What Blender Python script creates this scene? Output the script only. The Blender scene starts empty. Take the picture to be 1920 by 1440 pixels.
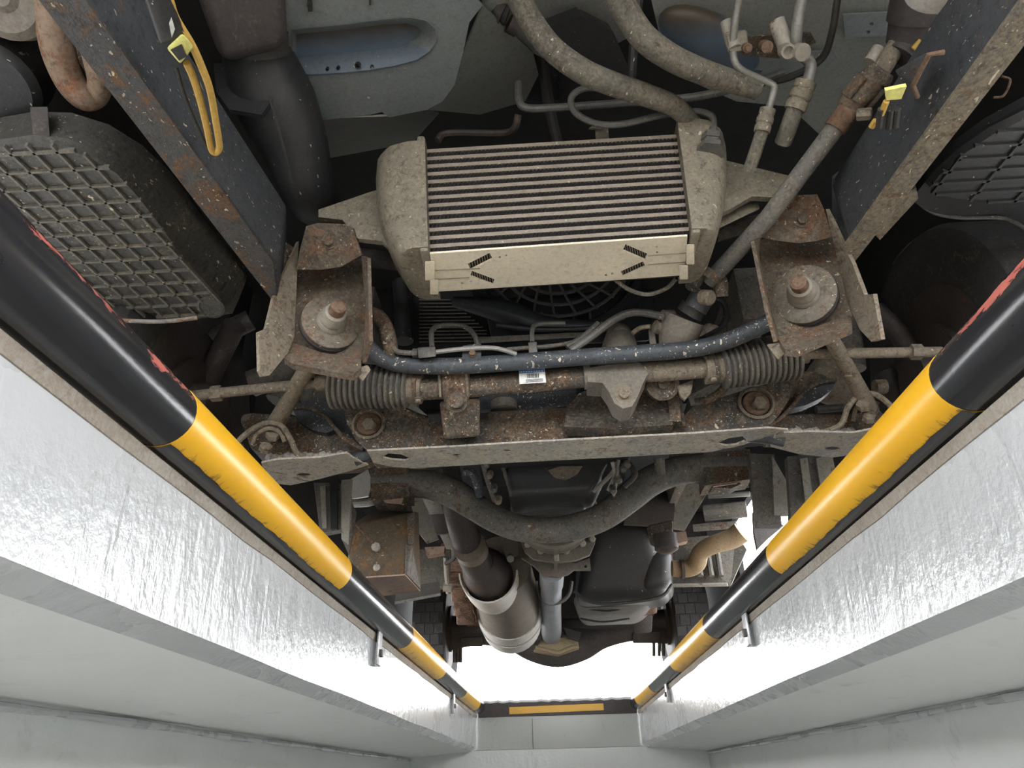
import bpy, bmesh, math, random
from mathutils import Vector, Matrix
from mathutils.geometry import delaunay_2d_cdt
random.seed(7)
scene = bpy.context.scene
COL = scene.collection

# ------------------------------------------------------------------ camera
F = 1400.0                                  # focal length in pixels of the 1920 px wide frame
AX = Vector((0.99832125, 0.05355268, -0.02206353))     # camera right in world
AD = Vector((-0.04461561, 0.46811344, -0.88254136))    # camera down
AF = Vector((-0.03693422, 0.88204417, 0.46971688))     # camera forward
CAM = Vector((0.0, 0.0, -0.42))
cd = bpy.data.cameras.new('camera'); co = bpy.data.objects.new('camera', cd); COL.objects.link(co)
cd.sensor_width = 36.0; cd.lens = 36.0 * F / 1920.0; cd.clip_start = 0.01; cd.clip_end = 200
M3 = Matrix((AX, -AD, -AF)).transposed()
co.matrix_world = Matrix.Translation(CAM) @ M3.to_4x4()
scene.camera = co

# ------------------------------------------------------------------ overcast sky and exposure
wd = bpy.data.worlds.new('overcast_sky'); scene.world = wd; wd.use_nodes = True
bg = wd.node_tree.nodes['Background']
bg.inputs[0].default_value = (0.97, 0.985, 1.0, 1); bg.inputs[1].default_value = 2.6
scene.view_settings.view_transform = 'Standard'; scene.view_settings.look = 'None'
scene.view_settings.gamma = 1.0; scene.view_settings.use_curve_mapping = False
scene.view_settings.exposure = 1.95
scene.cycles.max_bounces = 6; scene.cycles.diffuse_bounces = 4; scene.cycles.glossy_bounces = 3; scene.cycles.use_adaptive_sampling = True; scene.cycles.adaptive_threshold = 0.07; scene.cycles.caustics_reflective = False; scene.cycles.caustics_refractive = False

# ------------------------------------------------------------------ placing helpers
def ray(x, y): return (AX * (x - 960) + AD * (y - 720) + AF * F)
def V(x, y, Y): r = ray(x, y); return CAM + r * (Y / r.y)                 # point at distance Y along the pit
def U(x, y, z): r = ray(x, y); return CAM + r * ((z + 0.42) / r.z)         # point at height z
def W(x, y, X): r = ray(x, y); return CAM + r * (X / r.x)                  # point at lateral X
def mpp(p): return (p - CAM).dot(AF) / F                                   # metres per pixel there

# ------------------------------------------------------------------ mesh helpers
WLOC = {}
def empty(name, loc, **props):
    o = bpy.data.objects.new(name, None); COL.objects.link(o); o.location = loc; o.empty_display_size = 0.05
    WLOC[o.name] = Vector(loc)
    for k, v in props.items(): o[k] = v
    return o
def in_poly2(p, poly):
    c = False
    for i in range(len(poly)):
        a, b = poly[i], poly[i - 1]
        if (a.y > p.y) != (b.y > p.y) and p.x < (b.x - a.x) * (p.y - a.y) / (b.y - a.y) + a.x: c = not c
    return c
class MB:
    def __init__(s): s.bm = bmesh.new()
    def ring(s, pts): return [s.bm.verts.new(p) for p in pts]
    def face(s, vs):
        try: return s.bm.faces.new(vs)
        except ValueError: return None
    def bridge(s, a, b, closed=True):
        n = len(a)
        for i in range(n if closed else n - 1): s.face((a[i], a[(i + 1) % n], b[(i + 1) % n], b[i]))
    def tube(s, pts, rad, seg=12, caps=True):
        n = len(pts)
        if not hasattr(rad, '__len__'): rad = [rad] * n
        t0 = (pts[1] - pts[0]).normalized()
        up = Vector((0, 0, 1)) if abs(t0.z) < .9 else Vector((0, 1, 0))
        u = t0.cross(up).normalized(); prev = None; first = None
        for i in range(n):
            t = (pts[min(i + 1, n - 1)] - pts[max(i - 1, 0)]).normalized()
            u = (u - t * u.dot(t)).normalized(); v = t.cross(u)
            r = s.ring([pts[i] + (u * math.cos(a) + v * math.sin(a)) * rad[i] for a in [2 * math.pi * k / seg for k in range(seg)]])
            if prev: s.bridge(prev, r)
            else: first = r
            prev = r
        if caps: s.face(first[::-1]); s.face(prev)
        return s
    def lathe(s, p0, axis, prof, seg=24, caps=True):
        axis = axis.normalized(); up = Vector((0, 0, 1)) if abs(axis.z) < .9 else Vector((0, 1, 0))
        u = axis.cross(up).normalized(); v = axis.cross(u); prev = None
        for i, (r, h) in enumerate(prof):
            rg = s.ring([p0 + axis * h + (u * math.cos(a) + v * math.sin(a)) * max(r, 1e-4) for a in [2 * math.pi * k / seg for k in range(seg)]])
            if prev: s.bridge(prev, rg)
            elif caps: s.face(rg[::-1])
            prev = rg
        if caps: s.face(prev)
        return s
    def hexa(s, p, bev=0, seg=2):
        # p: 4 bottom ccw + 4 top
        v = s.ring(p)
        fs = [s.face([v[i] for i in q]) for q in ((3, 2, 1, 0), (4, 5, 6, 7), (0, 1, 5, 4), (1, 2, 6, 5), (2, 3, 7, 6), (3, 0, 4, 7))]
        if bev:
            es = set(e for f in fs for e in f.edges)
            bmesh.ops.bevel(s.bm, geom=list(es), offset=bev, segments=seg, profile=.5, affect='EDGES', clamp_overlap=True)
        return s
    def box(s, c, hx, hy, hz, ax=None, bev=0, seg=2):
        ax = ax or (Vector((1, 0, 0)), Vector((0, 1, 0)), Vector((0, 0, 1)))
        P = []
        for k in (-1, 1):
            for i, j in ((-1, -1), (1, -1), (1, 1), (-1, 1)): P.append(c + ax[0] * (i * hx) + ax[1] * (j * hy) + ax[2] * (k * hz))
        return s.hexa(P, bev, seg)
    def sheet(s, pts, t, holes=None, d=None):
        # flat outline, extruded by t away from the viewer (or along d)
        n = Vector((0, 0, 0)); m = len(pts)
        for i in range(m): n += pts[i].cross(pts[(i + 1) % m])
        n.normalize(); c = sum(pts, Vector()) / m
        if n.dot(c - CAM) < 0: n = -n; pts = pts[::-1]
        off = (d.normalized() if d else n) * t
        if not holes:
            a = s.ring(pts); b = s.ring([p + off for p in pts])
            s.face(a[::-1]); s.face(b); s.bridge(a, b)
        else:
            loops = [pts] + holes; flat = [p for L in loops for p in L]
            e1 = (pts[1] - pts[0]).normalized(); e2 = n.cross(e1); vc = [Vector(((p - c).dot(e1), (p - c).dot(e2))) for p in flat]; ed = []; k0 = 0
            for L in loops: ed += [(k0 + i, k0 + (i + 1) % len(L)) for i in range(len(L))]; k0 += len(L)
            res = delaunay_2d_cdt(vc, ed, [], 0, 1e-7); idx = [o[0] if o else -1 for o in res[3]]
            A = s.ring(flat); B = s.ring([p + off for p in flat])
            for t3 in res[2]:
                q = [idx[i] for i in t3]
                if -1 in q: continue
                g2 = (vc[q[0]] + vc[q[1]] + vc[q[2]]) / 3; k1 = 0; ins = []
                for L in loops: ins.append(in_poly2(g2, vc[k1:k1 + len(L)])); k1 += len(L)
                if not ins[0] or any(ins[1:]): continue
                s.face([A[i] for i in q]); s.face([B[i] for i in q[::-1]])
            k0 = 0
            for L in loops:
                m = len(L)
                for i in range(m): s.face((A[k0 + i], A[k0 + (i + 1) % m], B[k0 + (i + 1) % m], B[k0 + i]))
                k0 += m
        return s
    def build(s, name, mat, parent=None, smooth=35, label=None, fix=True, sub=0, **props):
        bm = s.bm
        if fix: bmesh.ops.recalc_face_normals(bm, faces=bm.faces[:])
        lo = Vector((min(v.co.x for v in bm.verts), min(v.co.y for v in bm.verts), min(v.co.z for v in bm.verts)))
        hi = Vector((max(v.co.x for v in bm.verts), max(v.co.y for v in bm.verts), max(v.co.z for v in bm.verts)))
        c = (lo + hi) / 2
        for v in bm.verts: v.co -= c
        me = bpy.data.meshes.new(name); bm.to_mesh(me); bm.free()
        me.shade_smooth(); me.set_sharp_from_angle(angle=math.radians(smooth))
        for m in (mat if isinstance(mat, (list, tuple)) else [mat]): me.materials.append(m)
        o = bpy.data.objects.new(name, me); COL.objects.link(o)
        o.location = c - (WLOC[parent.name] if parent else Vector()); WLOC[o.name] = c
        if parent: o.parent = parent
        if label: o['label'] = label
        for k, v in props.items(): o[k] = v
        if sub:
            m = o.modifiers.new('subsurf', 'SUBSURF'); m.levels = m.render_levels = sub
        return o
def spline(P, n=6):
    if len(P) < 3: return P
    Q = [P[0] * 2 - P[1]] + list(P) + [P[-1] * 2 - P[-2]]; out = []
    for i in range(1, len(Q) - 2):
        a, b, c, d = Q[i - 1], Q[i], Q[i + 1], Q[i + 2]
        for k in range(n):
            t = k / n
            out.append(0.5 * ((2 * b) + (c - a) * t + (2 * a - 5 * b + 4 * c - d) * t * t + (3 * b - a - 3 * c + d) * t ** 3))
    out.append(P[-1]); return out
def ptube(mb, px, w, seg=12, n=6, straight=False):
    """tube along (x, y, Y) stations with an apparent width of w pixels"""
    P = [V(*p) for p in px]
    if not hasattr(w, '__len__'):
        r = w / 2 * sum(mpp(p) for p in P) / len(P); S = P if straight else spline(P, n); R = [r] * len(S)
    else:
        R0 = [Vector((ww / 2 * mpp(p), 0, 0)) for ww, p in zip(w, P)]
        S = P if straight else spline(P, n); R = [q.x for q in (R0 if straight else spline(R0, n))]
    return mb.tube(S, R, seg)
def ell(c, ux, uy, n=16): return [c + ux * math.cos(2 * math.pi * k / n) + uy * math.sin(2 * math.pi * k / n) for k in range(n)]
def pix_hole(x, y, rx, ry, fn, n=12): return [fn(x + rx * math.cos(2 * math.pi * k / n), y + ry * math.sin(2 * math.pi * k / n)) for k in range(n)]
X1, Y1, Z1 = Vector((1, 0, 0)), Vector((0, 1, 0)), Vector((0, 0, 1))

# ------------------------------------------------------------------ materials
def new_mat(name):
    m = bpy.data.materials.new(name); m.use_nodes = True; nt = m.node_tree
    for n in list(nt.nodes): nt.nodes.remove(n)
    return m, nt
class NT:
    def __init__(s, nt): s.nt = nt
    def n(s, t, **kw):
        nd = s.nt.nodes.new(t)
        for k, v in kw.items():
            if k.startswith('i_'): nd.inputs[int(k[2:]) if k[2:].isdigit() else k[2:].replace('_', ' ')].default_value = v
            else: setattr(nd, k, v)
        return nd
    def l(s, a, b): s.nt.links.new(a, b)
    def ramp(s, fac, stops):
        r = s.nt.nodes.new('ShaderNodeValToRGB'); e = r.color_ramp.elements
        while len(e) > 1: e.remove(e[-1])
        e[0].position = stops[0][0]; e[0].color = (*stops[0][1], 1) if len(stops[0][1]) == 3 else stops[0][1]
        for p, c in stops[1:]:
            q = e.new(p); q.color = (*c, 1)
        s.l(fac, r.inputs[0]); return r.outputs[0]
    def mix(s, fac, a, b):
        m = s.nt.nodes.new('ShaderNodeMix'); m.data_type = 'RGBA'
        for k, v in ((0, fac), (6, a), (7, b)):
            if isinstance(v, (int, float)): m.inputs[k].default_value = v
            elif isinstance(v, tuple): m.inputs[k].default_value = (*v, 1)
            else: s.l(v, m.inputs[k])
        return m.outputs[2]
    def math(s, op, a, b=0.0, c=None, clamp=False):
        m = s.nt.nodes.new('ShaderNodeMath'); m.operation = op; m.use_clamp = clamp
        for k, v in ((0, a), (1, b), (2, c)):
            if v is None: continue
            if isinstance(v, (int, float)): m.inputs[k].default_value = v
            else: s.l(v, m.inputs[k])
        return m.outputs[0]
    def noise(s, vec, scale, detail=4, rough=.55, dist=0):
        n = s.nt.nodes.new('ShaderNodeTexNoise'); n.inputs['Scale'].default_value = scale; n.inputs['Detail'].default_value = detail
        n.inputs['Roughness'].default_value = rough; n.inputs['Distortion'].default_value = dist
        s.l(vec, n.inputs['Vector']); return n.outputs[0]
ALB = 1.0
def grime(name, base, base2=None, rust=0., dust=0., speck=0., rough=.6, metal=0., rustc=(.095, .055, .032), dustc=(.23, .185, .13), speckc=(.56, .48, .36), bump=.4, nscale=1.0, spec=.4, mott=None):
    if mott is None: mott = .85 if (speck > .2 or rust > .3) else .35
    """dirty metal or plastic: two base tones, rust patches, dried mud film, pale mud splashes"""
    m, nt = new_mat(name); N = NT(nt)
    base, rustc, dustc, speckc = [tuple(c * ALB for c in q) for q in (base, rustc, dustc, speckc)]; base2 = tuple(c * ALB for c in base2) if base2 else None
    tc = N.n('ShaderNodeTexCoord'); oi = N.n('ShaderNodeObjectInfo')
    add = N.n('ShaderNodeVectorMath', operation='ADD'); N.l(tc.outputs['Object'], add.inputs[0])
    sc = N.n('ShaderNodeVectorMath', operation='SCALE'); N.l(oi.outputs['Random'], sc.inputs[0]); sc.inputs[0].default_value = (7, 3, 5)
    cmb = N.n('ShaderNodeCombineXYZ'); r = N.math('MULTIPLY', oi.outputs['Random'], 17.0); N.l(r, cmb.inputs[0]); N.l(r, cmb.inputs[1]); N.l(r, cmb.inputs[2])
    N.l(cmb.outputs[0], add.inputs[1]); nt.nodes.remove(sc); v = add.outputs[0]
    n1 = N.noise(v, 9 * nscale, 3); n2 = N.noise(v, 40 * nscale, 5, .7, .8); n3 = N.noise(v, 170, 2, .65)
    base2 = base2 or tuple(c * .65 for c in base)
    col = N.mix(N.math('MULTIPLY_ADD', N.math('ADD', n1, n3), 1.8, -1.3, clamp=True), base2, base)
    if rust > 0:
        t = .66 - rust * .27
        f = N.math('MULTIPLY_ADD', N.math('MULTIPLY_ADD', n2, .65, N.math('MULTIPLY', n1, .45)), 11.0, -11.0 * t, clamp=True)
        rc = N.mix(N.math('MULTIPLY_ADD', N.math('ADD', n2, n3), 1.6, -1.1, clamp=True), tuple(c * .38 for c in rustc), tuple(min(1, c * 1.45) for c in rustc))
        col = N.mix(f, col, rc)
    if dust > 0:
        n4 = N.noise(v, 17 * nscale, 5, .75, 1.0)
        f = N.math('MULTIPLY_ADD', N.math('MULTIPLY_ADD', n3, .35, N.math('MULTIPLY', n4, .72)), 6.0, -6.0 * (.68 - dust * .36), clamp=True)
        f = N.math('MULTIPLY', f, min(1., .35 + dust * .6))
        col = N.mix(f, col, N.mix(n3, tuple(c * .55 for c in dustc), tuple(c * 1.2 for c in dustc)))
    if mott > 0:        # dark oily mottling
        n5 = N.noise(v, 75, 4, .75, .5)
        f = N.math('MULTIPLY', N.math('MULTIPLY_ADD', n5, 6.0, -3.1, clamp=True), mott)
        dk = N.n('ShaderNodeMix', data_type='RGBA', blend_type='MULTIPLY'); N.l(f, dk.inputs[0]); N.l(col, dk.inputs[6]); dk.inputs[7].default_value = (.38, .37, .36, 1); col = dk.outputs[2]
    hsum = N.math('MULTIPLY_ADD', n3, .5, n2)
    if speck > 0:
        clus = N.math('MULTIPLY_ADD', N.noise(v, 15, 1, .6), 3.4, -1.05, clamp=True)
        for scale, th, am, rot in ((75, .17, speck * .22, .3), (140, .19, speck * .55, 1.4), (250, .20, speck * .7, 2.4)):
            mp = N.n('ShaderNodeMapping'); mp.inputs['Scale'].default_value = (1, .38, 1.4); mp.inputs['Rotation'].default_value = (.5 + rot, .8, rot)
            wv = N.n('ShaderNodeVectorMath', operation='MULTIPLY_ADD'); N.l(v, wv.inputs[2])
            nz = N.n('ShaderNodeTexNoise'); nz.inputs['Scale'].default_value = scale * .9; nz.inputs['Detail'].default_value = 0; N.l(v, nz.inputs['Vector']); N.l(nz.outputs[1], wv.inputs[0]); wv.inputs[1].default_value = (1.4 / scale,) * 3
            N.l(wv.outputs[0], mp.inputs[0])
            vo = N.n('ShaderNodeTexVoronoi'); vo.inputs['Scale'].default_value = scale; N.l(mp.outputs[0], vo.inputs['Vector'])
            sepc = N.n('ShaderNodeSeparateColor'); N.l(vo.outputs['Color'], sepc.inputs[0])
            size = N.math('MULTIPLY', N.math('POWER', sepc.outputs[0], 2.0), th * 2.0)
            on = N.math('LESS_THAN', sepc.outputs[1], N.math('MULTIPLY', clus, am))
            f = N.math('MULTIPLY', N.math('LESS_THAN', vo.outputs['Distance'], size), on)
            col = N.mix(N.math('MULTIPLY', f, .9), col, N.mix(sepc.outputs[2], tuple(c * .5 for c in speckc), speckc))
    bs = N.n('ShaderNodeBsdfPrincipled'); N.l(col, bs.inputs['Base Color'])
    bs.inputs['Metallic'].default_value = metal; bs.inputs['Specular IOR Level'].default_value = spec
    N.l(N.math('MULTIPLY_ADD', n2, .35, rough - .17, clamp=True), bs.inputs['Roughness'])
    bp = N.n('ShaderNodeBump'); bp.inputs['Strength'].default_value = bump; bp.inputs['Distance'].default_value = .004; N.l(hsum, bp.inputs['Height']); N.l(bp.outputs[0], bs.inputs['Normal'])
    o = N.n('ShaderNodeOutputMaterial'); N.l(bs.outputs[0], o.inputs[0]); return m
def plain(name, col, rough=.6, metal=0., bump=.1, var=.25, spec=.4):
    return grime(name, col, tuple(c * (1 - var) for c in col), rough=rough, metal=metal, bump=bump, spec=spec)
def pit_paint(name, col, rough, streak, strength, dirt=0.0, coat=0.0):
    """glossy brushed-on paint over rough concrete"""
    m, nt = new_mat(name); N = NT(nt); tc = N.n('ShaderNodeTexCoord')
    mp = N.n('ShaderNodeMapping'); mp.inputs['Scale'].default_value = streak; N.l(tc.outputs['Object'], mp.inputs[0])
    s1 = N.noise(mp.outputs[0], 22, 4, .6, .4); s2 = N.noise(tc.outputs['Object'], 4, 5, .6); s3 = N.noise(tc.outputs['Object'], 60, 4, .6)
    c = N.mix(s2, tuple(x * .86 for x in col), col); c = N.mix(N.math('MULTIPLY', s1, .35), c, tuple(x * .8 for x in col))
    if dirt: c = N.mix(N.math('MULTIPLY_ADD', N.noise(tc.outputs['Object'], 6, 8, .75, 1.2), 5 * dirt, -2.9 * dirt, clamp=True), c, (.30, .28, .25))
    bs = N.n('ShaderNodeBsdfPrincipled'); N.l(c, bs.inputs['Base Color']); bs.inputs['Coat Weight'].default_value = coat; bs.inputs['Coat Roughness'].default_value = .12
    N.l(N.math('MULTIPLY_ADD', s2, .15, rough), bs.inputs['Roughness'])
    bp = N.n('ShaderNodeBump'); bp.inputs['Strength'].default_value = strength; bp.inputs['Distance'].default_value = .006
    N.l(N.math('MULTIPLY_ADD', s3, .45, s1), bp.inputs['Height']); N.l(bp.outputs[0], bs.inputs['Normal']); N.l(bp.outputs[0], bs.inputs['Coat Normal'])
    o = N.n('ShaderNodeOutputMaterial'); N.l(bs.outputs[0], o.inputs[0]); return m

M = {}
M['wall'] = pit_paint('grey_gloss_wall_paint', (.53, .54, .55), .20, (1, .9, .20), .42, coat=.8)
M['soffit'] = pit_paint('pale_soffit_paint', (.84, .85, .83), .36, (1, 1, 1), .25, .6)
M['wall_low'] = pit_paint('pale_lower_wall_paint', (.78, .80, .79), .28, (1, 1, .3), .35, .5, coat=.3)
M['endwall'] = pit_paint('end_wall_concrete', (.66, .68, .65), .6, (1, 1, .4), .4, 1.0)
M['floor'] = pit_paint('pit_floor_concrete', (.68, .67, .64), .7, (1, 1, 1), .3, .6)
M['ground'] = pit_paint('yard_concrete', (.42, .41, .39), .85, (1, 1, 1), .3, .6)
M['edge'] = grime('brown_edge_concrete', (.26, .22, .18), (.34, .31, .27), dust=.4, rough=.9, bump=.8)
M['yellow'] = None
M['endbar'] = grime('dark_steel', (.09, .075, .075), rust=.2, rough=.5)
M['galv'] = plain('galvanised_tab', (.5, .5, .5), .4, .6)
def black_pipe():
    m, nt = new_mat('black_rail_paint'); N = NT(nt); tc = N.n('ShaderNodeTexCoord'); v = tc.outputs['Object']
    mp = N.n('ShaderNodeMapping'); mp.inputs['Scale'].default_value = (1, .45, 1); N.l(v, mp.inputs[0])
    n1 = N.noise(mp.outputs[0], 26, 6, .7, .5); n2 = N.noise(v, 5, 4)
    sep = N.n('ShaderNodeSeparateXYZ'); N.l(v, sep.inputs[0])
    c = N.mix(n2, (.010, .010, .012), (.022, .022, .024))
    att = N.n('ShaderNodeAttribute', attribute_name='worn')           # worn strip along the crown of the near section
    f = N.math('MULTIPLY_ADD', N.math('ADD', N.math('MULTIPLY', att.outputs['Fac'], .25), N.math('MULTIPLY', n1, .8)), 30.0, -30.0 * .60, clamp=True)
    c = N.mix(f, c, N.mix(n1, (.30, .055, .04), (.42, .13, .10)))
    g = N.math('MULTIPLY_ADD', N.noise(v, 17, 6, .7), 8.0, -8.0 * .62, clamp=True)
    low = N.math('MULTIPLY', g, N.math('MULTIPLY_ADD', sep.outputs[2], -20.0, -.1, clamp=True))
    c = N.mix(low, c, (.13, .075, .04))
    bs = N.n('ShaderNodeBsdfPrincipled'); N.l(c, bs.inputs['Base Color']); N.l(N.math('MULTIPLY_ADD', f, .35, .2), bs.inputs['Roughness'])
    bp = N.n('ShaderNodeBump'); bp.inputs['Strength'].default_value = .12; bp.inputs['Distance'].default_value = .003; N.l(n1, bp.inputs['Height']); N.l(bp.outputs[0], bs.inputs['Normal'])
    o = N.n('ShaderNodeOutputMaterial'); N.l(bs.outputs[0], o.inputs[0]); return m
M['blackpipe'] = black_pipe()
def yellow_paint():
    m, nt = new_mat('yellow_rail_paint'); N = NT(nt); tc = N.n('ShaderNodeTexCoord'); v = tc.outputs['Object']
    mp = N.n('ShaderNodeMapping'); mp.inputs['Scale'].default_value = (.6, 1.8, .6); N.l(v, mp.inputs[0])
    n1 = N.noise(mp.outputs[0], 55, 7, .7, .6); n2 = N.noise(v, 7, 4)
    c = N.mix(n2, (.66, .34, .012), (.80, .44, .02))
    att = N.n('ShaderNodeAttribute', attribute_name='worn')           # rubbed dirt along the lower edge
    f = N.math('MULTIPLY_ADD', N.math('ADD', N.math('MULTIPLY', att.outputs['Fac'], .30), N.math('MULTIPLY', n1, .85)), 9.0, -9.0 * .72, clamp=True)
    c = N.mix(N.math('MULTIPLY', f, .85), c, (.06, .045, .02))
    bs = N.n('ShaderNodeBsdfPrincipled'); N.l(c, bs.inputs['Base Color']); bs.inputs['Roughness'].default_value = .30
    bp = N.n('ShaderNodeBump'); bp.inputs['Strength'].default_value = .12; bp.inputs['Distance'].default_value = .002; N.l(N.noise(v, 30, 4), bp.inputs['Height']); N.l(bp.outputs[0], bs.inputs['Normal'])
    o = N.n('ShaderNodeOutputMaterial'); N.l(bs.outputs[0], o.inputs[0]); return m
M['yellow'] = yellow_paint()
ALB = 0.95      # everything on the truck carries road grime
M['mudrust'] = grime('muddy_rusty_steel', (.092, .078, .062), (.050, .047, .044), rust=.5, dust=.5, speck=.85, rough=.8, bump=.8)
M['rust'] = grime('rusty_plate', (.115, .090, .064), (.066, .054, .042), rust=.45, dust=.42, speck=.3, rough=.85, bump=.7, rustc=(.108, .062, .036))
M['mudplate'] = grime('mud_coated_plate', (.44, .39, .32), (.24, .245, .255), rust=.12, dust=.6, speck=.35, rough=.75, bump=.5, dustc=(.48, .41, .31))
M['mudtan'] = grime('tan_mud_on_steel', (.23, .195, .15), (.14, .12, .095), rust=.25, dust=.6, speck=.3, rough=.85, bump=.7)
M['rail'] = grime('dark_blue_grey_chassis_paint', (.050, .053, .058), (.034, .037, .042), rust=.06, dust=.1, speck=.32, rough=.6, bump=.3)
M['railrust'] = grime('rusty_chassis_flange', (.07, .068, .066), (.05, .05, .052), rust=.38, dust=.2, speck=.45, rough=.7, bump=.6, rustc=(.11, .058, .026))
M['flange'] = grime('mud_caked_flange', (.19, .165, .115), (.095, .088, .075), rust=.3, dust=.65, speck=.5, rough=.85, bump=.9)
M['bar'] = grime('blue_black_bar', (.058, .066, .076), (.038, .043, .05), dust=.2, speck=.95, rough=.5, bump=.35, speckc=(.62, .55, .45))
M['alu'] = grime('dusty_cast_aluminium', (.205, .180, .138), (.15, .132, .10), dust=.35, speck=.25, rough=.72, metal=.15, bump=.35, dustc=(.34, .29, .20))
M['alubar'] = grime('dusty_aluminium_tube', (.265, .228, .182), (.20, .172, .138), speck=.12, rough=.6, metal=.25, bump=.2)
M['sideplate'] = grime('beige_lit_plate', (.72, .64, .50), (.58, .52, .41), speck=.15, rough=.7, bump=.15, speckc=(.75, .7, .6))  # bright beige: light reaching the downward face is put into the colour
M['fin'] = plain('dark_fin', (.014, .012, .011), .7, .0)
M['black'] = grime('black_plastic', (.030, .030, .031), (.020, .020, .022), dust=.1, speck=.10, rough=.5, bump=.15)
M['blackdust'] = grime('dusty_black_plastic', (.062, .060, .053), (.036, .036, .034), dust=.3, speck=.3, rough=.6, bump=.25)
M['dark'] = plain('dark_underbody', (.022, .022, .023), .8)
M['shroud'] = grime('dark_shroud_plastic', (.030, .034, .042), (.02, .022, .027), dust=.15, rough=.45, bump=.1)
M['cab'] = grime('blue_grey_cab_floor', (.195, .215, .22), (.15, .165, .165), dust=.2, speck=.06, rough=.55, bump=.08, nscale=.4, dustc=(.26, .25, .21))
M['cabblue'] = grime('blue_cab_floor', (.10, .14, .20), (.15, .175, .20), rust=.12, dust=.2, speck=.05, rough=.5, bump=.08, nscale=.5, rustc=(.10, .06, .03))
M['cabbrown'] = grime('brown_cab_recess', (.075, .058, .042), (.11, .10, .09), rough=.5, bump=.1, nscale=.6)
M['cabbeige'] = grime('beige_grey_cab_floor', (.26, .265, .245), (.19, .195, .18), dust=.25, rough=.6, bump=.08, nscale=.4)
M['hose'] = grime('dusty_grey_hose', (.15, .135, .108), (.075, .07, .06), dust=.45, speck=.22, rough=.85, bump=.4)
M['pipe'] = grime('dull_metal_pipe', (.13, .125, .115), (.085, .08, .074), dust=.2, speck=.2, rough=.55, metal=.2, bump=.25)
M['pipealu'] = grime('aluminium_pipe', (.27, .26, .24), (.18, .175, .16), dust=.3, rough=.5, metal=.3, bump=.2)
M['rubber'] = grime('black_rubber', (.025, .024, .023), (.04, .037, .033), dust=.15, speck=.05, rough=.75, bump=.3)
M['bellows'] = grime('dusty_rubber_bellows', (.12, .108, .092), (.07, .065, .058), dust=.35, speck=.12, rough=.75, bump=.25)
M['nutgrey'] = grime('grey_bush_sleeve', (.34, .31, .26), (.24, .22, .185), dust=.3, speck=.1, rough=.6, metal=.2, bump=.3)
M['boltrust'] = grime('rusty_bolt', (.19, .12, .08), (.12, .075, .05), rust=.4, dust=.2, rough=.8, bump=.5)
M['whitelabel'] = plain('white_label', (.72, .72, .70), .6)
M['bluelabel'] = plain('blue_label_print', (.06, .22, .55), .5)
M['ink'] = plain('black_print', (.04, .04, .045), .6)
M['wireyel'] = grime('yellow_loom', (.52, .33, .07), (.40, .25, .06), dust=.25, rough=.7, bump=.3)
M['clipyel'] = plain('pale_yellow_clip', (.72, .70, .22), .5)
M['tank'] = grime('smooth_black_tank', (.028, .027, .028), (.022, .021, .022), dust=.08, speck=.05, rough=.42, bump=.06)
M['tanklit'] = grime('lit_tank_underside', (.26, .245, .235), (.15, .14, .135), dust=.3, rough=.6, bump=.15)  # paler grey than the tank: light on its underside is painted in
M['castdark'] = grime('grey_cast_housing', (.20, .175, .145), (.12, .106, .09), dust=.35, rough=.7, bump=.4)
M['shaft'] = grime('grey_painted_shaft', (.30, .32, .35), (.22, .235, .26), dust=.15, rough=.5, metal=.2, bump=.15)
M['exhaust'] = grime('brown_exhaust_pipe', (.055, .045, .042), (.035, .03, .03), rust=.15, dust=.2, rough=.6, bump=.25)
M['muffler'] = grime('olive_muffler', (.17, .14, .11), (.12, .10, .08), rust=.05, dust=.4, rough=.6, bump=.15)
M['band'] = grime('pale_heat_band', (.55, .52, .48), (.42, .40, .37), dust=.2, rough=.55, bump=.15)
M['greysteel'] = grime('grey_steel', (.16, .148, .128), (.10, .095, .088), rust=.2, dust=.4, speck=.22, rough=.7, bump=.4)
M['palemetal'] = grime('pale_dusty_steel', (.34, .31, .26), (.22, .21, .19), rust=.2, dust=.3, rough=.65, bump=.3)
M['towrust'] = grime('rusty_tow_hook', (.26, .19, .14), (.19, .125, .085), rust=.35, dust=.4, rough=.75, bump=.4, rustc=(.19, .095, .055))
M['filler'] = grime('tan_filler_hose', (.34, .25, .15), (.22, .15, .09), dust=.2, rough=.7, bump=.15)
M['tyre'] = grime('dusty_tyre_rubber', (.040, .038, .038), (.026, .025, .025), dust=.25, rough=.85, bump=.4)
M['axle'] = grime('dark_axle_housing', (.075, .066, .064), (.04, .036, .036), dust=.25, rough=.7, bump=.3)
M['diff'] = grime('ochre_diff_case', (.33, .26, .15), (.22, .17, .11), dust=.3, rough=.7, bump=.3)
M['leaf'] = grime('rusty_leaf_spring', (.24, .14, .10), (.15, .09, .07), rust=.5, dust=.3, rough=.8, bump=.3)
M['orangebox'] = grime('rusty_orange_box', (.125, .09, .055), (.08, .062, .04), rust=.3, dust=.35, speck=.15, rough=.8, bump=.3, rustc=(.17, .085, .03))
M['pinkrust'] = grime('pale_rust_plate', (.42, .29, .23), (.30, .21, .17), rust=.2, dust=.3, rough=.8, bump=.3)
M['ribdust'] = grime('dusty_rib_edge', (.135, .128, .108), (.085, .082, .072), dust=.4, speck=.2, rough=.7, bump=.2)
M['washer'] = grime('muddy_steel_washer', (.15, .122, .088), (.095, .084, .068), rust=.3, dust=.35, speck=.4, rough=.6, bump=.35)
M['grille'] = grime('dusty_grille_plastic', (.12, .115, .11), (.07, .068, .066), dust=.2, rough=.7, bump=.1)
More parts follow.
